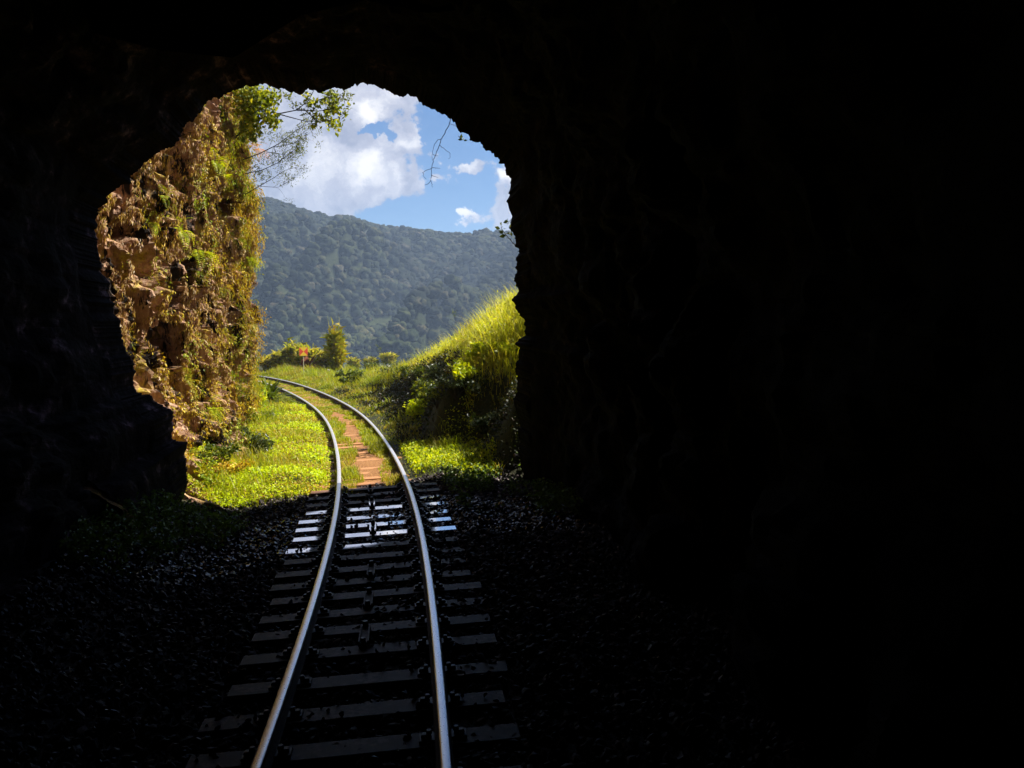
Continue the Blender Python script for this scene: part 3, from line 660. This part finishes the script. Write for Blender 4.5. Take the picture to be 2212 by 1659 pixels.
xi, yi, Si, Di = where(260000, -12, 0, 13, 40, lambda x, y, S, D: verge(x, y, S, D) & (np.abs(D) < .62), 1.2); x, y, S, D = (np.concatenate(t) for t in ((x, xi), (y, yi), (S, Si), (D, Di)))
a = np.abs(D); h = np.where(a < .62, np.interp(y, [14, 22, 30], [.11, .075, .04]), np.interp(a, [.68, .9, 1.3, 2.2], [.03, .06, .15, .30]))*np.interp(y, [13, 45], [1, 1.25])
h = h*np.clip(1+.9*fbm(x*1.4, y*1.4, 0, 3, 15), .25, 2.4)
V1 = blades_at(onground(x, y, -.01), h, np.interp(y, [13, 45], [.010, .024]), .8)
x, y, S, D = where(60000, -20, 3, 13, 46, lambda x, y, S, D: verge(x, y, S, D) & (np.abs(D) < 2.2) & (fbm(x*1.5, y*1.5, 0, 3, 17) > -.1))
V2 = leaves_at(onground(x, y, np.where(np.abs(D) < .62, .045, .09)*rng.random(len(x))), (0, 0, 1), np.interp(y, [13, 40], [.04, .075]), .6)
V, F = cat(V1, V2)
tag(mesh('verge_grass', V, F, M_grass), kind='stuff', label='yellow green grass growing between and beside the outside rails')
# tall grass along the crest of the bank
x, y, S, D = where(150000, -9, 9, 15.4, 40, lambda x, y, S, D: (D > sum(bank_edge(S))*np.interp(S, [14, 22, 30], [1., .92, .75])+.30*fbm(x, y, 0, 2, 18)) & (D < 7.4) & ~inside_mouth(x, y, .6) & (S < 40), 1.0)
h = np.interp(S, [15, 19, 26, 32, 40], [.55, .70, .72, .6, .4])*(1+.35*fbm(x*.8, y*.8, 0, 3, 19))*np.interp(D-sum(bank_edge(S)), [-.2, .5, 2], [.40, .8, 1.15])*(1+.5*vnoise(x*2.5, y*2.5, 0, 20))
V, F = cat(blades_at(onground(x, y, -.03), h, .017, .75), leaves_at(onground(x[::2], y[::2], 0)+np.stack([0*x[::2], 0*x[::2], h[::2]*rng.random(len(x[::2]))*.95], 1), (0, 0, 1), .085, .8))
tag(mesh('tall_grass', V, F, M_tallgrass), kind='stuff', label='tall sunlit yellow grass on top of the bank right of the track')
# undergrowth on the bank face, its shade put into near-black leaf colours
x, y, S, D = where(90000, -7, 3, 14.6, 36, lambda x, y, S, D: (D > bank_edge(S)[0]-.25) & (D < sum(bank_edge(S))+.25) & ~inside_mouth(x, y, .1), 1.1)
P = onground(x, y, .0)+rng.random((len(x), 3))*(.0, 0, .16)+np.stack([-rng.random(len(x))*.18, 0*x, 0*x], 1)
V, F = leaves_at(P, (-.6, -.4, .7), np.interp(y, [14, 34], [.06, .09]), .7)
tag(mesh('undergrowth', V, F, leaf_mat('bank_leaf_shade_dark', [(.02, .032, .007), (.035, .05, .008), (.012, .02, .005), (.07, .07, .02), (.05, .03, .014)], .3)), kind='stuff', label='leafy undergrowth on the face of the bank, coloured dark for shade')
# creepers and moss on the cliff
def cliff_pts(n, y0, y1, z0, z1, thr, seed, sc_=1.0):
    y = rng.uniform(y0, y1, n); z = rng.uniform(z0, z1, n)
    k = fbm(y*.9*sc_, z*.55*sc_, 0, 4, seed, .6) > thr(y, z); y, z = y[k], z[k]
    X = cliff_shape(y, z); k = X > cliff_shape(y, z, NCUT)-.15; return np.stack([X, y, z], 1)[k]
def cthr(y, z): return .22-.45*sstep(18.8, 21.5, y)-.55*sstep(1.6, .4, z)+.25*sstep(16, 13, y)*sstep(1, 2, z)
P = cliff_pts(150000, 12, 24, .2, 9.5, cthr, 101); P[:, 0] += rng.random(len(P))*.07
V, F = leaves_at(P, (1, -.2, .5), .055, .7, along=(.4, 0, -.8))
P2 = cliff_pts(60000, 19.3, 24.5, .3, 9.5, lambda y, z: -.35+0*y, 102); P2[:, 0] += rng.random(len(P2))*.30
Vb = leaves_at(P2, (1, -.2, .3), .08, .7, NARROW_V, along=(.5, -.1, -1))
P3 = cliff_pts(50000, 12.3, 19, .3, 9.5, lambda y, z: .35+0*y, 103, 1.6); P3[:, 0] += rng.random(len(P3))*.05
Vc = leaves_at(P3, (1, -.2, .5), .05, .7, NARROW_V, along=(.3, 0, -1))
V, F = cat((V, F), Vb, Vc)
tag(mesh('cliff_foliage', V, F, M_moss), kind='stuff', label='ochre and green creepers and moss clinging to the cliff face')
# ------------------------------------------------------------------ single plants, sign, stones
def hit(xv, yv, lift=0.):
    """where the sight line through a pixel meets the ground"""
    r = ray(xv, yv); t = np.arange(6, 90, .04); P = np.array([0, 0, HCAM])+r*t[:, None]
    b = P[:, 2] < ground_z(P[:, 0], P[:, 1])+lift; k = int(np.argmax(b)) if b.any() else len(t)-1
    return P[k]
def loc_build(mb, name, mat, parent, origin, smooth=False):
    V = np.concatenate(mb.V)-origin; return mesh(name, V, [np.concatenate(f) for f in (mb.F4, mb.F3) if f], mat, parent, smooth)
def grow(mb, p, d, L, r, depth, tips, R_, spread=.7, grav=0., nch=4, wob=.25):
    p = np.array(p, float); d = np.array(d, float); d /= np.linalg.norm(d); pts = [p]; rr = [r]; m_ = 6
    for i in range(m_):
        d = d+R_.normal(size=3)*wob/m_*1.5+np.array([0, 0, grav/m_]); d /= np.linalg.norm(d); p = p+d*L/m_; pts.append(p); rr.append(r*(1-.75*(i+1)/m_))
    mb.tube(pts, np.array(rr), 5 if r > .004 else 3)
    if depth == 0: tips.append((pts[-1], d)); tips.append((pts[-3], d)); return
    for c in range(nch):
        k = int(R_.integers(2, m_+1)); q = R_.normal(size=3); q -= q@d*d; q /= np.linalg.norm(q)+1e-9
        grow(mb, pts[k], d+q*spread*R_.uniform(.5, 1.3), L*R_.uniform(.4, .7), rr[k]*.7, depth-1, tips, R_, spread, grav, max(2, nch-1), wob)
def leaf_child(name, P, origin, mat, parent, size, nrm=(0, 0, 1), proto=LEAF_V, jit=.8, along=None):
    V, F = leaves_at(P, nrm, size, jit, proto, along); return mesh(name, V-origin, F, mat, parent)
def bush(name, label, cat_, xv, yv, w, h, n, leaf, mat, group=None, seed=1, stem=True, base=None, lobes=9):
    R_ = np.random.default_rng(seed); b = hit(xv, yv) if base is None else np.array(base); b = b.copy(); b[0] = max(b[0], float(cliff_shape(np.array(b[1]), np.array(max(b[2], .1))))+.15) if b[0] < -3 and b[1] < 27 else b[0]; b[2] = ground_z(b[0], b[1])[()] if base is None else b[2]
    o = empty(name, b, label=label, cat=cat_, group=group)
    cs = b+np.stack([R_.normal(size=lobes)*w*.28, R_.normal(size=lobes)*w*.22, h*(.35+.55*R_.random(lobes))], 1); rr = w*R_.uniform(.14, .28, lobes)
    P = []
    for c, r in zip(cs, rr):
        m_ = n//lobes; q = R_.normal(size=(m_, 3)); q /= np.linalg.norm(q, axis=1)[:, None]; P.append(c+q*(r*R_.random((m_, 1))**.4)*np.array([1, 1, .85*h/w+.2]))
    P = np.concatenate(P); P[:, 2] = np.maximum(P[:, 2], b[2]+.02)
    leaf_child('foliage', P, b, mat, o, leaf)
    mb = MB()
    for c in cs: mb.tube([b+(0, 0, -.05), b+(c-b)*np.array([.3, .3, .6]), c], np.array([.012, .008, .004])*(1+h*.4), 5)
    loc_build(mb, 'stem', M_darkbark, o, b); return o
def frond_mesh(L, nl=16, w=.22, droop=.5):
    t = np.linspace(0, 1, nl); px = L*t*(1-.12*t); pz = .28*L*np.sin(t*2.0)-droop*L*t**2
    mb = MB(); rach = np.stack([0*t, px, pz], 1); mb.tube(rach, .004*(1.2-t), 4); Vs, Fs, k = [], [], 0
    for i in range(1, nl):
        for sg in (-1, 1):
            l = w*L*math.sin(PI*min(1, .12+t[i]*.9))**.7+.01; a = rach[i]
            q = np.array([a, a+(sg*l*.5, l*.10, .01), a+(sg*l, l*.32, -.10*l), a+(sg*l*.45, L/nl*.62, .004)]); Vs.append(q); Fs.append([[k, k+1, k+2, k+3]]); k += 4
    V0, F0 = np.concatenate(Vs), np.concatenate(Fs); return V0, F0
def fern(label, p, nrm, L, mat, nf=9, seed=1, spread=1.0, group='ferns growing on the cliff', cat_='fern', w=.22, droop=.5, name='fern'):
    R_ = np.random.default_rng(seed); o = empty(name, p, label=label, cat=cat_, group=group); nrm = np.array(nrm, float); nrm /= np.linalg.norm(nrm)
    Vs, Fs, k = [], [], 0
    for i in range(nf):
        V0, F0 = frond_mesh(L*R_.uniform(.7, 1.15), 15, w, droop*R_.uniform(.6, 1.3)); q = R_.normal(size=3); q -= q@nrm*nrm; q /= np.linalg.norm(q)
        y_ = nrm*R_.uniform(.25, .7)+q*spread; y_ /= np.linalg.norm(y_); up = np.array([0, 0, 1.]); x_ = np.cross(y_, up); x_ /= np.linalg.norm(x_)+1e-9; z_ = np.cross(x_, y_)
        mesh('frond', V0@np.stack([x_, y_, z_]), F0, mat, o)
    return o
def on_cliff(xv, yv):
    r = ray(xv, yv); t = np.arange(11.5, 32, .03); P = np.array([0, 0, HCAM])+r*t[:, None]
    b = P[:, 0] < cliff_shape(P[:, 1], P[:, 2]); k = int(np.argmax(b)) if b.any() else int(np.argmin(np.abs(t-21))); return P[k]
# ferns on the cliff
FN = [(462,352,.42,M_bright,10,'bright yellow green fern on the bare upper rock of the cliff'),(478,385,.36,M_bright,8,'small bright fern just below the upper yellow green fern'),
      (385,500,.42,M_bright,9,'lime green fern at mid height on the cliff near the tunnel'),(425,545,.55,M_bright,6,'long drooping lime fern above the dark cliff hollow'),
      (548,322,.50,M_orange,7,'withered orange fern beneath the overhanging branches'),(530,268,.48,M_moss,7,'yellowish fern above the withered orange one'),
      (500,520,.42,M_mid,9,'green fern beside the right edge of the cliff at mid height'),(352,430,.34,M_moss,8,'ochre fern high on the cliff close to the arch'),
      (300,590,.36,M_moss,8,'ochre fern low on the cliff next to the tunnel rim'),(318,480,.32,M_bright,7,'little yellow green fern close to the left rim of the opening'),
      (455,885,.40,M_bright,9,'lime fern near the foot of the cliff'),(405,825,.36,M_moss,8,'golden fern below the square dark hollow'),
      (535,560,.45,M_bright,8,'lime fern hanging from the outer corner of the cliff'),(540,700,.40,M_moss,8,'golden fern low on the outer corner of the cliff'),
      (515,845,.42,M_mid,10,'green fern at the foot of the outer cliff corner'),(475,620,.38,M_moss,8,'golden fern right of the dark cliff hollow')]
for i, (x, y, L, m_, nf, lb) in enumerate(FN): fern(lb, on_cliff(x, y)+(.02, 0, 0), (1, -.15, .25), L, m_, nf+3, 200+i)
# shrubs and a small tree overhanging the top of the cliff
def volume(cx, cy_, rx, ry, Y, n, R_, depth=1.0):
    c = at(cx, cy_, Y); q = R_.normal(size=(n, 3)); q /= np.linalg.norm(q, axis=1)[:, None]; q *= R_.random((n, 1))**.45
    return c+q*np.array([rx, rx*depth, ry])*(Y/1858)
def polyY(pts, Y): return np.array([at(x, y, Y+dy) for x, y, dy in pts])
R1 = np.random.default_rng(11)
def overhang(name, label, cat_, branches, clumps, leaf, mat, Y, rad, seed, proto=LEAF_V, sub=5, twigL=.35):
    R_ = np.random.default_rng(seed); b0 = at(branches[0][0][0], branches[0][0][1], Y); o = empty(name, b0, label=label, cat=cat_)
    mb = MB(); tips = []
    for bi, br in enumerate(branches):
        P = resample(polyY(br, Y), 14, closed=False); mb.tube(P, np.linspace(rad, rad*.3, len(P))*(1 if bi == 0 else .6), 6)
        for k in range(sub):
            i = int(R_.integers(5, len(P))); d = P[min(i+1, len(P)-1)]-P[i-1]
            grow(mb, P[i], d/np.linalg.norm(d)+R_.normal(size=3)*.5, twigL*R_.uniform(.6, 1.2), rad*.28, 1, tips, R_, .6, .15, 3, .7)
    loc_build(mb, 'trunk' if cat_ == 'tree' else 'branch', M_darkbark, o, b0)
    P = [volume(*c[:4], Y+c[5], c[4], R_) for c in clumps if c[0] < 600 or mat is not M_overleaf]
    far_ = [volume(*c[:4], Y+c[5], c[4], R_) for c in clumps if c[0] >= 600 and mat is M_overleaf]
    if far_: leaf_child('foliage', np.concatenate(far_), b0, M_treeleaf, o, leaf*.9, (.3, -.2, 1), NARROW_V*np.array([1.4, 1, 1]), .9)  # right-hand clumps: backlit look put into a duller leaf colour
    tp_ = np.array([t[0] for t in tips]); P.append(np.repeat(tp_, 5, 0)+R_.normal(size=(len(tp_)*5, 3))*.045)
    leaf_child('foliage', np.concatenate(P), b0, mat, o, leaf, (.3, -.2, 1), proto, .9); return o
overhang('overhanging_tree', 'small leafy tree leaning out from the cliff top under the arch', 'tree',
    [[(505,300,0),(545,262,0),(590,248,0),(640,238,0),(668,216,0),(682,186,0)], [(660,225,0),(700,212,.1),(740,205,.1)], [(640,238,0),(690,240,-.1),(745,228,-.1)], [(600,246,0),(660,262,.1),(700,262,.1)], [(655,235,0),(690,265,0),(730,255,0)]],
    [(745,208,24,12,60,0),(722,214,16,8,30,.1),(620,205,24,14,50,0),(640,228,14,10,24,0),(548,205,40,24,520,-.2),(585,215,26,24,180,0),(560,240,38,30,420,-.2),(530,235,24,34,260,-.3),(540,280,26,26,260,-.3),(590,262,18,16,90,0),(660,245,10,8,14,0),(680,262,10,7,16,.1)],
    .105, M_overleaf, 20.2, .022, 31, sub=4)
overhang('overhanging_shrub', 'twiggy grey green shrub growing out below the leaning tree', 'shrub',
    [[(525,345,0),(560,332,0),(600,312,0),(640,282,0),(662,270,0)], [(590,318,0),(625,312,0),(660,300,0)], [(575,328,0),(620,335,.1),(640,325,.1)]],
    [(575,290,28,22,90,0),(655,272,14,9,24,0),(540,300,30,20,120,-.2),(600,275,16,12,30,.1)], .07, M_treeleaf, 20.6, .014, 32, NARROW_V, 7)
overhang('overhanging_shrub', 'feathery shrub with a bare dark branch midway down the cliff edge', 'shrub',
    [[(530,375,0),(565,368,0),(600,352,0),(628,330,0)], [(600,352,0),(612,340,0),(615,322,0)]],
    [(585,345,26,18,150,0),(560,375,30,20,200,-.1),(610,322,8,5,12,0),(548,350,22,20,120,-.2)], .065, M_treeleaf, 20.6, .012, 33, NARROW_V, 8)
overhang('overhanging_shrub', 'thin bare twigs reaching out lowest of the cliff shrubs', 'shrub',
    [[(530,420,0),(560,402,0),(590,385,0),(615,368,0),(645,360,0)], [(560,402,0),(600,405,0),(625,392,0)]],
    [(545,410,20,16,80,-.1),(640,352,10,12,16,0),(560,440,14,22,70,-.2)], .055, M_mid, 20.8, .010, 34, NARROW_V, 8)
# plants at the foot of the cliff
def spiky(name, label, xv, yv, L, n, mat, seed, w=.05):
    R_ = np.random.default_rng(seed); b = hit(xv, yv); o = empty(name, b, label=label, cat='plant'); Vs, Fs, k = [], [], 0
    for i in range(n):
        a = R_.uniform(0, 6.28); el = R_.uniform(.25, 1.35); l = L*R_.uniform(.6, 1.1); t = np.linspace(0, 1, 7); rr_ = l*t*math.cos(el); zz = l*(t*math.sin(el)-.35*t**2.5)
        ww_ = w*np.sin(PI*np.clip(t*.85+.12, 0, 1)); c, s_ = math.cos(a), math.sin(a)
        Lf = np.stack([rr_*c-ww_*s_, rr_*s_+ww_*c, zz], 1); Rt = np.stack([rr_*c+ww_*s_, rr_*s_-ww_*c, zz], 1); Vs.append(np.stack([Lf, Rt], 1).reshape(-1, 3))
        Fs.append(np.array([[2*j, 2*j+1, 2*j+3, 2*j+2] for j in range(6)])+k); k += 14
    mesh('foliage', np.concatenate(Vs), np.concatenate(Fs), mat, o); return o
spiky('spiky_plant', 'spiky dark green plant with long glossy leaves beside the inner rail', 580, 872, 1.35, 170, M_mid, 41, .05)
bush('bush', 'broad leaved green bush against the outer foot of the cliff', 'bush', 542, 905, 1.0, 1.0, 900, .12, M_bright, seed=42)
bush('bush', 'small dark round bush in the bright leaf cover', 'bush', 578, 912, .55, .28, 420, .07, M_deep, seed=43)
bush('bush', 'dark twiggy bush at the cliff foot near the tunnel rim', 'bush', 470, 985, .9, .55, 700, .07, M_deep, seed=44)
bush('bush', 'sunlit golden bush in the lowest corner of the opening', 'bush', 432, 1062, .75, .5, 800, .07, M_moss, seed=45)
# bushes on the bank
BK = [(905,912,.7,.55,700,.085,M_bright,'lime green bush low on the bank nearest the outer rail'),(945,880,.8,.65,700,.08,M_treeleaf,'olive bush just above the lime green bush on the bank'),
      (985,860,.9,.5,600,.08,M_deep,'dark leafy bush in the shade halfway up the bank'),(1010,822,.6,.40,500,.10,M_bright,'sunlit yellow green bush near the top of the shaded bank'),
      (950,830,1.0,.55,700,.08,M_deep,'dark green bush under the crest of the bank'),(900,830,1.1,.6,700,.08,M_mid,'mid green bush on the middle of the bank crest'),
      (860,812,1.0,.5,600,.08,M_deep,'low dark bush where the bank begins to drop'),(1085,775,.8,.35,900,.085,M_bright,'bright leafy bush overhanging the bank beside the tunnel edge'),
      (1045,780,.7,.35,700,.085,M_bright,'bright leafy bush next to the one at the tunnel edge'),(768,838,1.0,.7,600,.13,M_mid,'leafy green bush beside the white marker stone'),
      (800,808,1.2,.7,700,.11,M_mid,'dark bush with long leaves at the far end of the bank'),(930,845,.7,.5,500,.075,M_treeleaf,'pale leaved bush in the shadow of the bank'),
      (1045,940,.8,.5,500,.09,M_deep,'shaded bush at the bank foot beside the tunnel')]
for i, (x, y, w, h, n, lf, m_, lb) in enumerate(BK): bush('bush', lb, 'bush', x, y, w, h, n, lf, m_, 'bushes on the right bank', 300+i)
# reed clumps beyond the curve
def reeds(label, xv, yv, w, h, n, seed, mat=M_cane):
    R_ = np.random.default_rng(seed); b = hit(xv, yv); o = empty('reed_clump', b, label=label, cat='reeds', group='reed clumps beyond the curve')
    n = int(n*.9); rad_ = w*.42*np.sqrt(R_.random(n)); an = R_.uniform(0, 6.28, n); P = np.stack([rad_*np.cos(an), rad_*np.sin(an), 0*an-.05], 1)
    hh = h*R_.uniform(.62, .95, n); hh[::8] *= 1.2; A = blades_at(P, hh, .04, .22)
    Q = np.repeat(P, 5, 0); Q[:, 2] = np.repeat(hh, 5)*R_.uniform(.15, .85, n*5); Q[:, :2] += R_.normal(size=(n*5, 2))*.07
    Bl = leaves_at(Q, (0, 0, 1), .42, .55, LEAF_V*np.array([.14, 1, 4.5]), along=(0, 0, 1.1)); V, F = cat(A, Bl); mesh('foliage', V, F, mat, o); return o
for i, a in enumerate([('low pale reed clump at the left beside the cliff edge', 582, 800, 1.0, .8, 90), ('waist high reed clump left of the warning sign', 612, 800, 1.3, 1.2, 170), ('tall golden reed clump directly behind the warning sign', 640, 802, 1.5, 1.9, 260),
                       ('reed clump just right of the warning sign', 674, 803, 1.3, 1.5, 220), ('brown reed clump beside the tallest green one', 698, 804, 1.1, 1.2, 160), ('tallest bushy green reed clump standing alone', 726, 806, .95, 3.0, 260, 0, M_tallgrass),
                       ('thin reed clump right of the tallest one', 765, 800, 1.3, 1.3, 120), ('sparse pale reed clump before the bank begins', 802, 796, 1.6, 1.1, 120), ('reed clump at the end of the bank crest', 840, 784, 1.8, 1.0, 160)]):
    reeds(*a[:6], 400+i, *(a[7:] if len(a) > 7 else ()))
spiky('dead_palm_leaves', 'withered red brown leaves rising behind the warning sign', 660, 806, 2.0, 16, M_redbrown, 55, .16)
# sapling silhouettes over the bank
for i, (x, y, hgt_, lb) in enumerate([(822,775,1.0,'slender sapling standing above the far end of the bank'), (985,700,.9,'thin dark sapling sticking out of the tall bank grass')]):
    R_ = np.random.default_rng(500+i); b = hit(x, y); o = empty('sapling', b, label=lb, cat='sapling'); mb = MB(); tips = []
    grow(mb, b, (0, 0, 1), hgt_, .012, 2, tips, R_, .7, .3, 5, .3); loc_build(mb, 'trunk', M_darkbark, o, b)
    tp_ = np.repeat(np.array([t[0] for t in tips]), 4, 0); leaf_child('foliage', tp_+R_.normal(size=tp_.shape)*.03, b, M_mid, o, .08)
# warning sign
b = hit(656, 817); sz = np.linalg.norm(b-[0, 0, HCAM])/1858; o = empty('warning_sign', b, label='yellow and red triangle patterned board on a thin pale post', cat='sign')
th = .45*14; W_, H_ = 14.5*sz*1.35, 17.8*sz; ctr = 56*sz
mb = MB(); mb.tube([(0, 0, -.2), (0, 0, ctr+H_*.45)], .022, 8); mb.build('post', plain('pale_painted_post', (.62, .58, .44), .6), o)
yel = plain('yellow_sign_paint', (.85, .56, .02), .45, namt=.06); red = plain('red_sign_paint', (.72, .07, .02), .45, namt=.06)
w2, h2 = W_/2, H_/2; y0 = -.030; Vv = [(-w2, y0, ctr-h2), (w2, y0, ctr-h2), (w2, y0, ctr+h2), (-w2, y0, ctr+h2), (0, y0, ctr)]; Vv += [(x_, y0+.006, z_) for x_, _, z_ in Vv[:4]]
bd = mesh('board', Vv, [np.array([(0, 1, 4), (1, 2, 4), (2, 3, 4), (3, 0, 4)]), np.array([(8, 7, 6, 5), (0, 5, 6, 1), (1, 6, 7, 2), (2, 7, 8, 3), (3, 8, 5, 0)])], [yel, red], o, midx=[0, 1, 0, 1, 0, 0, 0, 0, 0])
o.rotation_euler = (0, 0, .74)
# marker stone and rocks
b = hit(709, 812); mb = MB().box((0, 0, .16), (.16, .12, .42), bev=.03); o = mb.build('marker_stone', plain('whitewashed_stone', (.7, .66, .58), .8)); o.location = b; tag(o, 'small whitewashed marker stone at the foot of the reeds', 'marker stone')
V0, F0 = ico(2)
for i, (x, y, r, lb) in enumerate([(722,815,.22,'dark rock right of the marker stone'), (735,812,.30,'largest dark rock in front of the tall green reeds'), (746,811,.22,'dark rock nearest the leafy bush')]):
    nz = fbm(V0[:, 0]*1.5+i*5, V0[:, 1]*1.5, V0[:, 2]*1.5, 3, 600+i); o = mesh('rock', V0*(1+.35*nz)[:, None]*r*np.array([1.2, .9, .7]), F0, plain('dark_rock%s' % ('', '_b', '_c')[i], (.06, .045, .035), .9, nscale=8)); o.location = hit(x, y)+(0, 0, r*.3)
    tag(o, lb, 'rock', 'rocks by the reeds')
# twigs hanging at the mouth of the tunnel
def twigs(name, label, cat_, lines, rad, leaves=None, lsize=.06):
    P0 = atmouth(*lines[0][0]); P0[1] += .15; o = empty(name, P0, label=label, cat=cat_); mb = MB()
    for i, ln in enumerate(lines):
        P = np.array([atmouth(x, y)+(0, .15, 0) for x, y in ln]); P = resample(P, 4*len(ln), closed=False); P += R1.normal(size=P.shape)*.004; mb.tube(P, np.linspace(rad, rad*.5, len(P))*(1 if i == 0 else .65), 5)
    loc_build(mb, 'stem', M_darkbark, o, P0)
    if leaves: leaf_child('foliage', np.array([atmouth(x, y)+(0, .15, 0) for x, y in leaves]), P0, M_deep, o, lsize, (0, -1, .3), jit=.4)
    return o
def q2(l): return [((1000+x/1.9235)*.54, (300+y/1.9235)*.54) for x, y in l]
twigs('hanging_root', 'thin forked bare root dangling from the tunnel ceiling against the sky', 'root',
      [q2([(1540,320),(1530,360),(1500,420),(1466,478),(1450,530),(1425,590),(1405,640),(1392,700),(1388,765),(1384,800),(1365,826),(1340,832)]), q2([(1466,478),(1440,485),(1412,520),(1400,570),(1394,630),(1398,650)]), q2([(1452,525),(1490,555),(1530,585),(1536,615),(1522,632)]),
       q2([(1392,705),(1350,720),(1322,735),(1326,765),(1348,790)]), q2([(1390,700),(1420,702),(1458,705)]), q2([(1386,760),(1412,768),(1442,775)]), q2([(1384,800),(1392,825),(1398,850)]), q2([(1536,360),(1570,370),(1608,402)]), q2([(1404,598),(1420,605),(1440,608)])], .0075)
twigs('leafy_sprig', 'dark leafy sprig poking out from the right rim of the opening', 'twig', [q2([(2045,1310),(2020,1280),(1985,1240),(1955,1205),(1930,1160)]), q2([(2030,1290),(2000,1255),(1975,1250)])], .008,
      q2([(1930,1150),(1925,1175),(1940,1190),(1955,1180),(1950,1215),(1970,1225),(1985,1200),(2000,1205),(2010,1235),(2020,1240),(1995,1180),(1940,1165),(1962,1215)]), .11)
twigs('leafy_sprig', 'tiny dark leafy sprig on the sloping right side of the arch', 'twig', [q2([(1600,455),(1620,475),(1632,480)])], .006, q2([(1620,475),(1635,480),(1628,490),(1640,492),(1625,482)]), .07)
twigs('leafy_sprig', 'short dark sprig above the larger one on the right rim', 'twig', [q2([(2010,1100),(1990,1125),(1985,1140)])], .006, q2([(1985,1095),(1980,1130),(1995,1135),(1990,1115),(1990,1160),(2000,1165)]), .10)
# weeds inside the mouth
x, y, S, D = where(7000, -5.4, -3.7, 8.8, 12.0, lambda x, y, S, D: (fbm(x*1.1, y*.9, 0, 3, 700) > .05) & inside_mouth(x, y, 0))
Va = leaves_at(onground(x, y, 0)+rng.random((len(x), 3))*(0, 0, .28), (.2, -.2, 1), .06, .7)
x, y, S, D = where(9000, -1.2, 1.2, 12, 15.2, lambda x, y, S, D: (D > 1.15) & (fbm(x*1.1, y*.9, 0, 3, 701) > -.1) & inside_mouth(x, y, .2))
Vb = leaves_at(onground(x, y, 0)+rng.random((len(x), 3))*(0, 0, .25), (.2, -.2, 1), .06, .7); V, F = cat(Va, Vb)
tag(mesh('weeds', V, F, leaf_mat('shade_weed', [(.14, .24, .04), (.20, .32, .06), (.08, .15, .03)], .3)), kind='stuff', label='dim green weeds at the edges of the ballast just inside the mouth')
# sunlit weeds in the gap of the bank, right of the outer rail
x, y, S, D = where(16000, -3.2, .6, 14.2, 18.5, lambda x, y, S, D: (D > .75) & (D < 2.3) & (S > 14.6) & (S < 18) & ~inside_mouth(x, y, .15))
V, F = leaves_at(onground(x, y, .03)+rng.random((len(x), 3))*(0, 0, .14), (.2, -.2, 1), .06, .6)
tag(mesh('weeds', V, F, M_bright), kind='stuff', label='patch of sunlit yellow green weeds beside the outer rail near the mouth')

# dry flakes, dead leaves and lichen all over the cliff
P = cliff_pts(260000, 11.8, 24.5, .1, 9.5, lambda y, z: -.25+0*y, 110, 2.2); P[:, 0] += rng.random(len(P))*.05
P = P[(P[:, 0] > cliff_x(P[:, 1])-.35) & (P[:, 2] > .5+rng.random(len(P)))]
V, F = leaves_at(P, (1, -.1, .35), .08, .45, NARROW_V*np.array([1.2, 1, 1]), along=(.2, 0, -1.4))
tag(mesh('dead_leaves', V, F, leaf_mat('dry_cliff_leaf', [(.52, .34, .19), (.30, .16, .09), (.66, .48, .30), (.14, .07, .045), (.50, .34, .06), (.40, .24, .16), (.80, .70, .56)], .2, patch=[(.42, .24, .10), (.60, .42, .05), (.28, .15, .09), (.50, .36, .10)], scale=1.1, al=.85)), kind='stuff', label='dry brown leaves and flakes caught all over the cliff face')

for i, (x, y, w, h, n, lf, m_, lb) in enumerate([(505,975,.9,.6,800,.075,M_deep,'dark bush low against the cliff between two golden ones'),(452,1010,.8,.5,800,.07,M_mid,'mid green bush touching the tunnel shadow at the cliff foot'),
        (535,935,.7,.7,800,.08,M_moss,'golden brown bush under the outer cliff corner'),(500,1045,.7,.35,700,.07,M_moss,'low golden bush just outside the tunnel shadow')]):
    bush('bush', lb, 'bush', x, y, w, h, n, lf, m_, 'bushes at the cliff foot', 800+i)
# loose stones lying on the sleepers
x, y, S, D = where(2600, -3.2, .6, 4, 13.5, lambda x, y, S, D: (np.abs(D) < 1.05) & (np.abs(np.abs(D)-.53) > .09) & (fbm(x*2, y*2, 0, 3, 900) > np.where(np.abs(y-11) < 1.6, .5, .12)) & inside_mouth(x, y, -.3))
r = .012+.022*rng.random(len(x))**2; P = tp(S, D, -.137); P[:, 2] += r*.5
V, F = bake(bV*(1+.28*rng.normal(size=(len(bV), 1)))*np.array([1, .8, .6]), bF, P, frames(rnd(len(x)), rnd(len(x))), r)
tag(mesh('gravel', V, F, M_gravel), kind='stuff', label='loose dark stones lying on the sleepers')
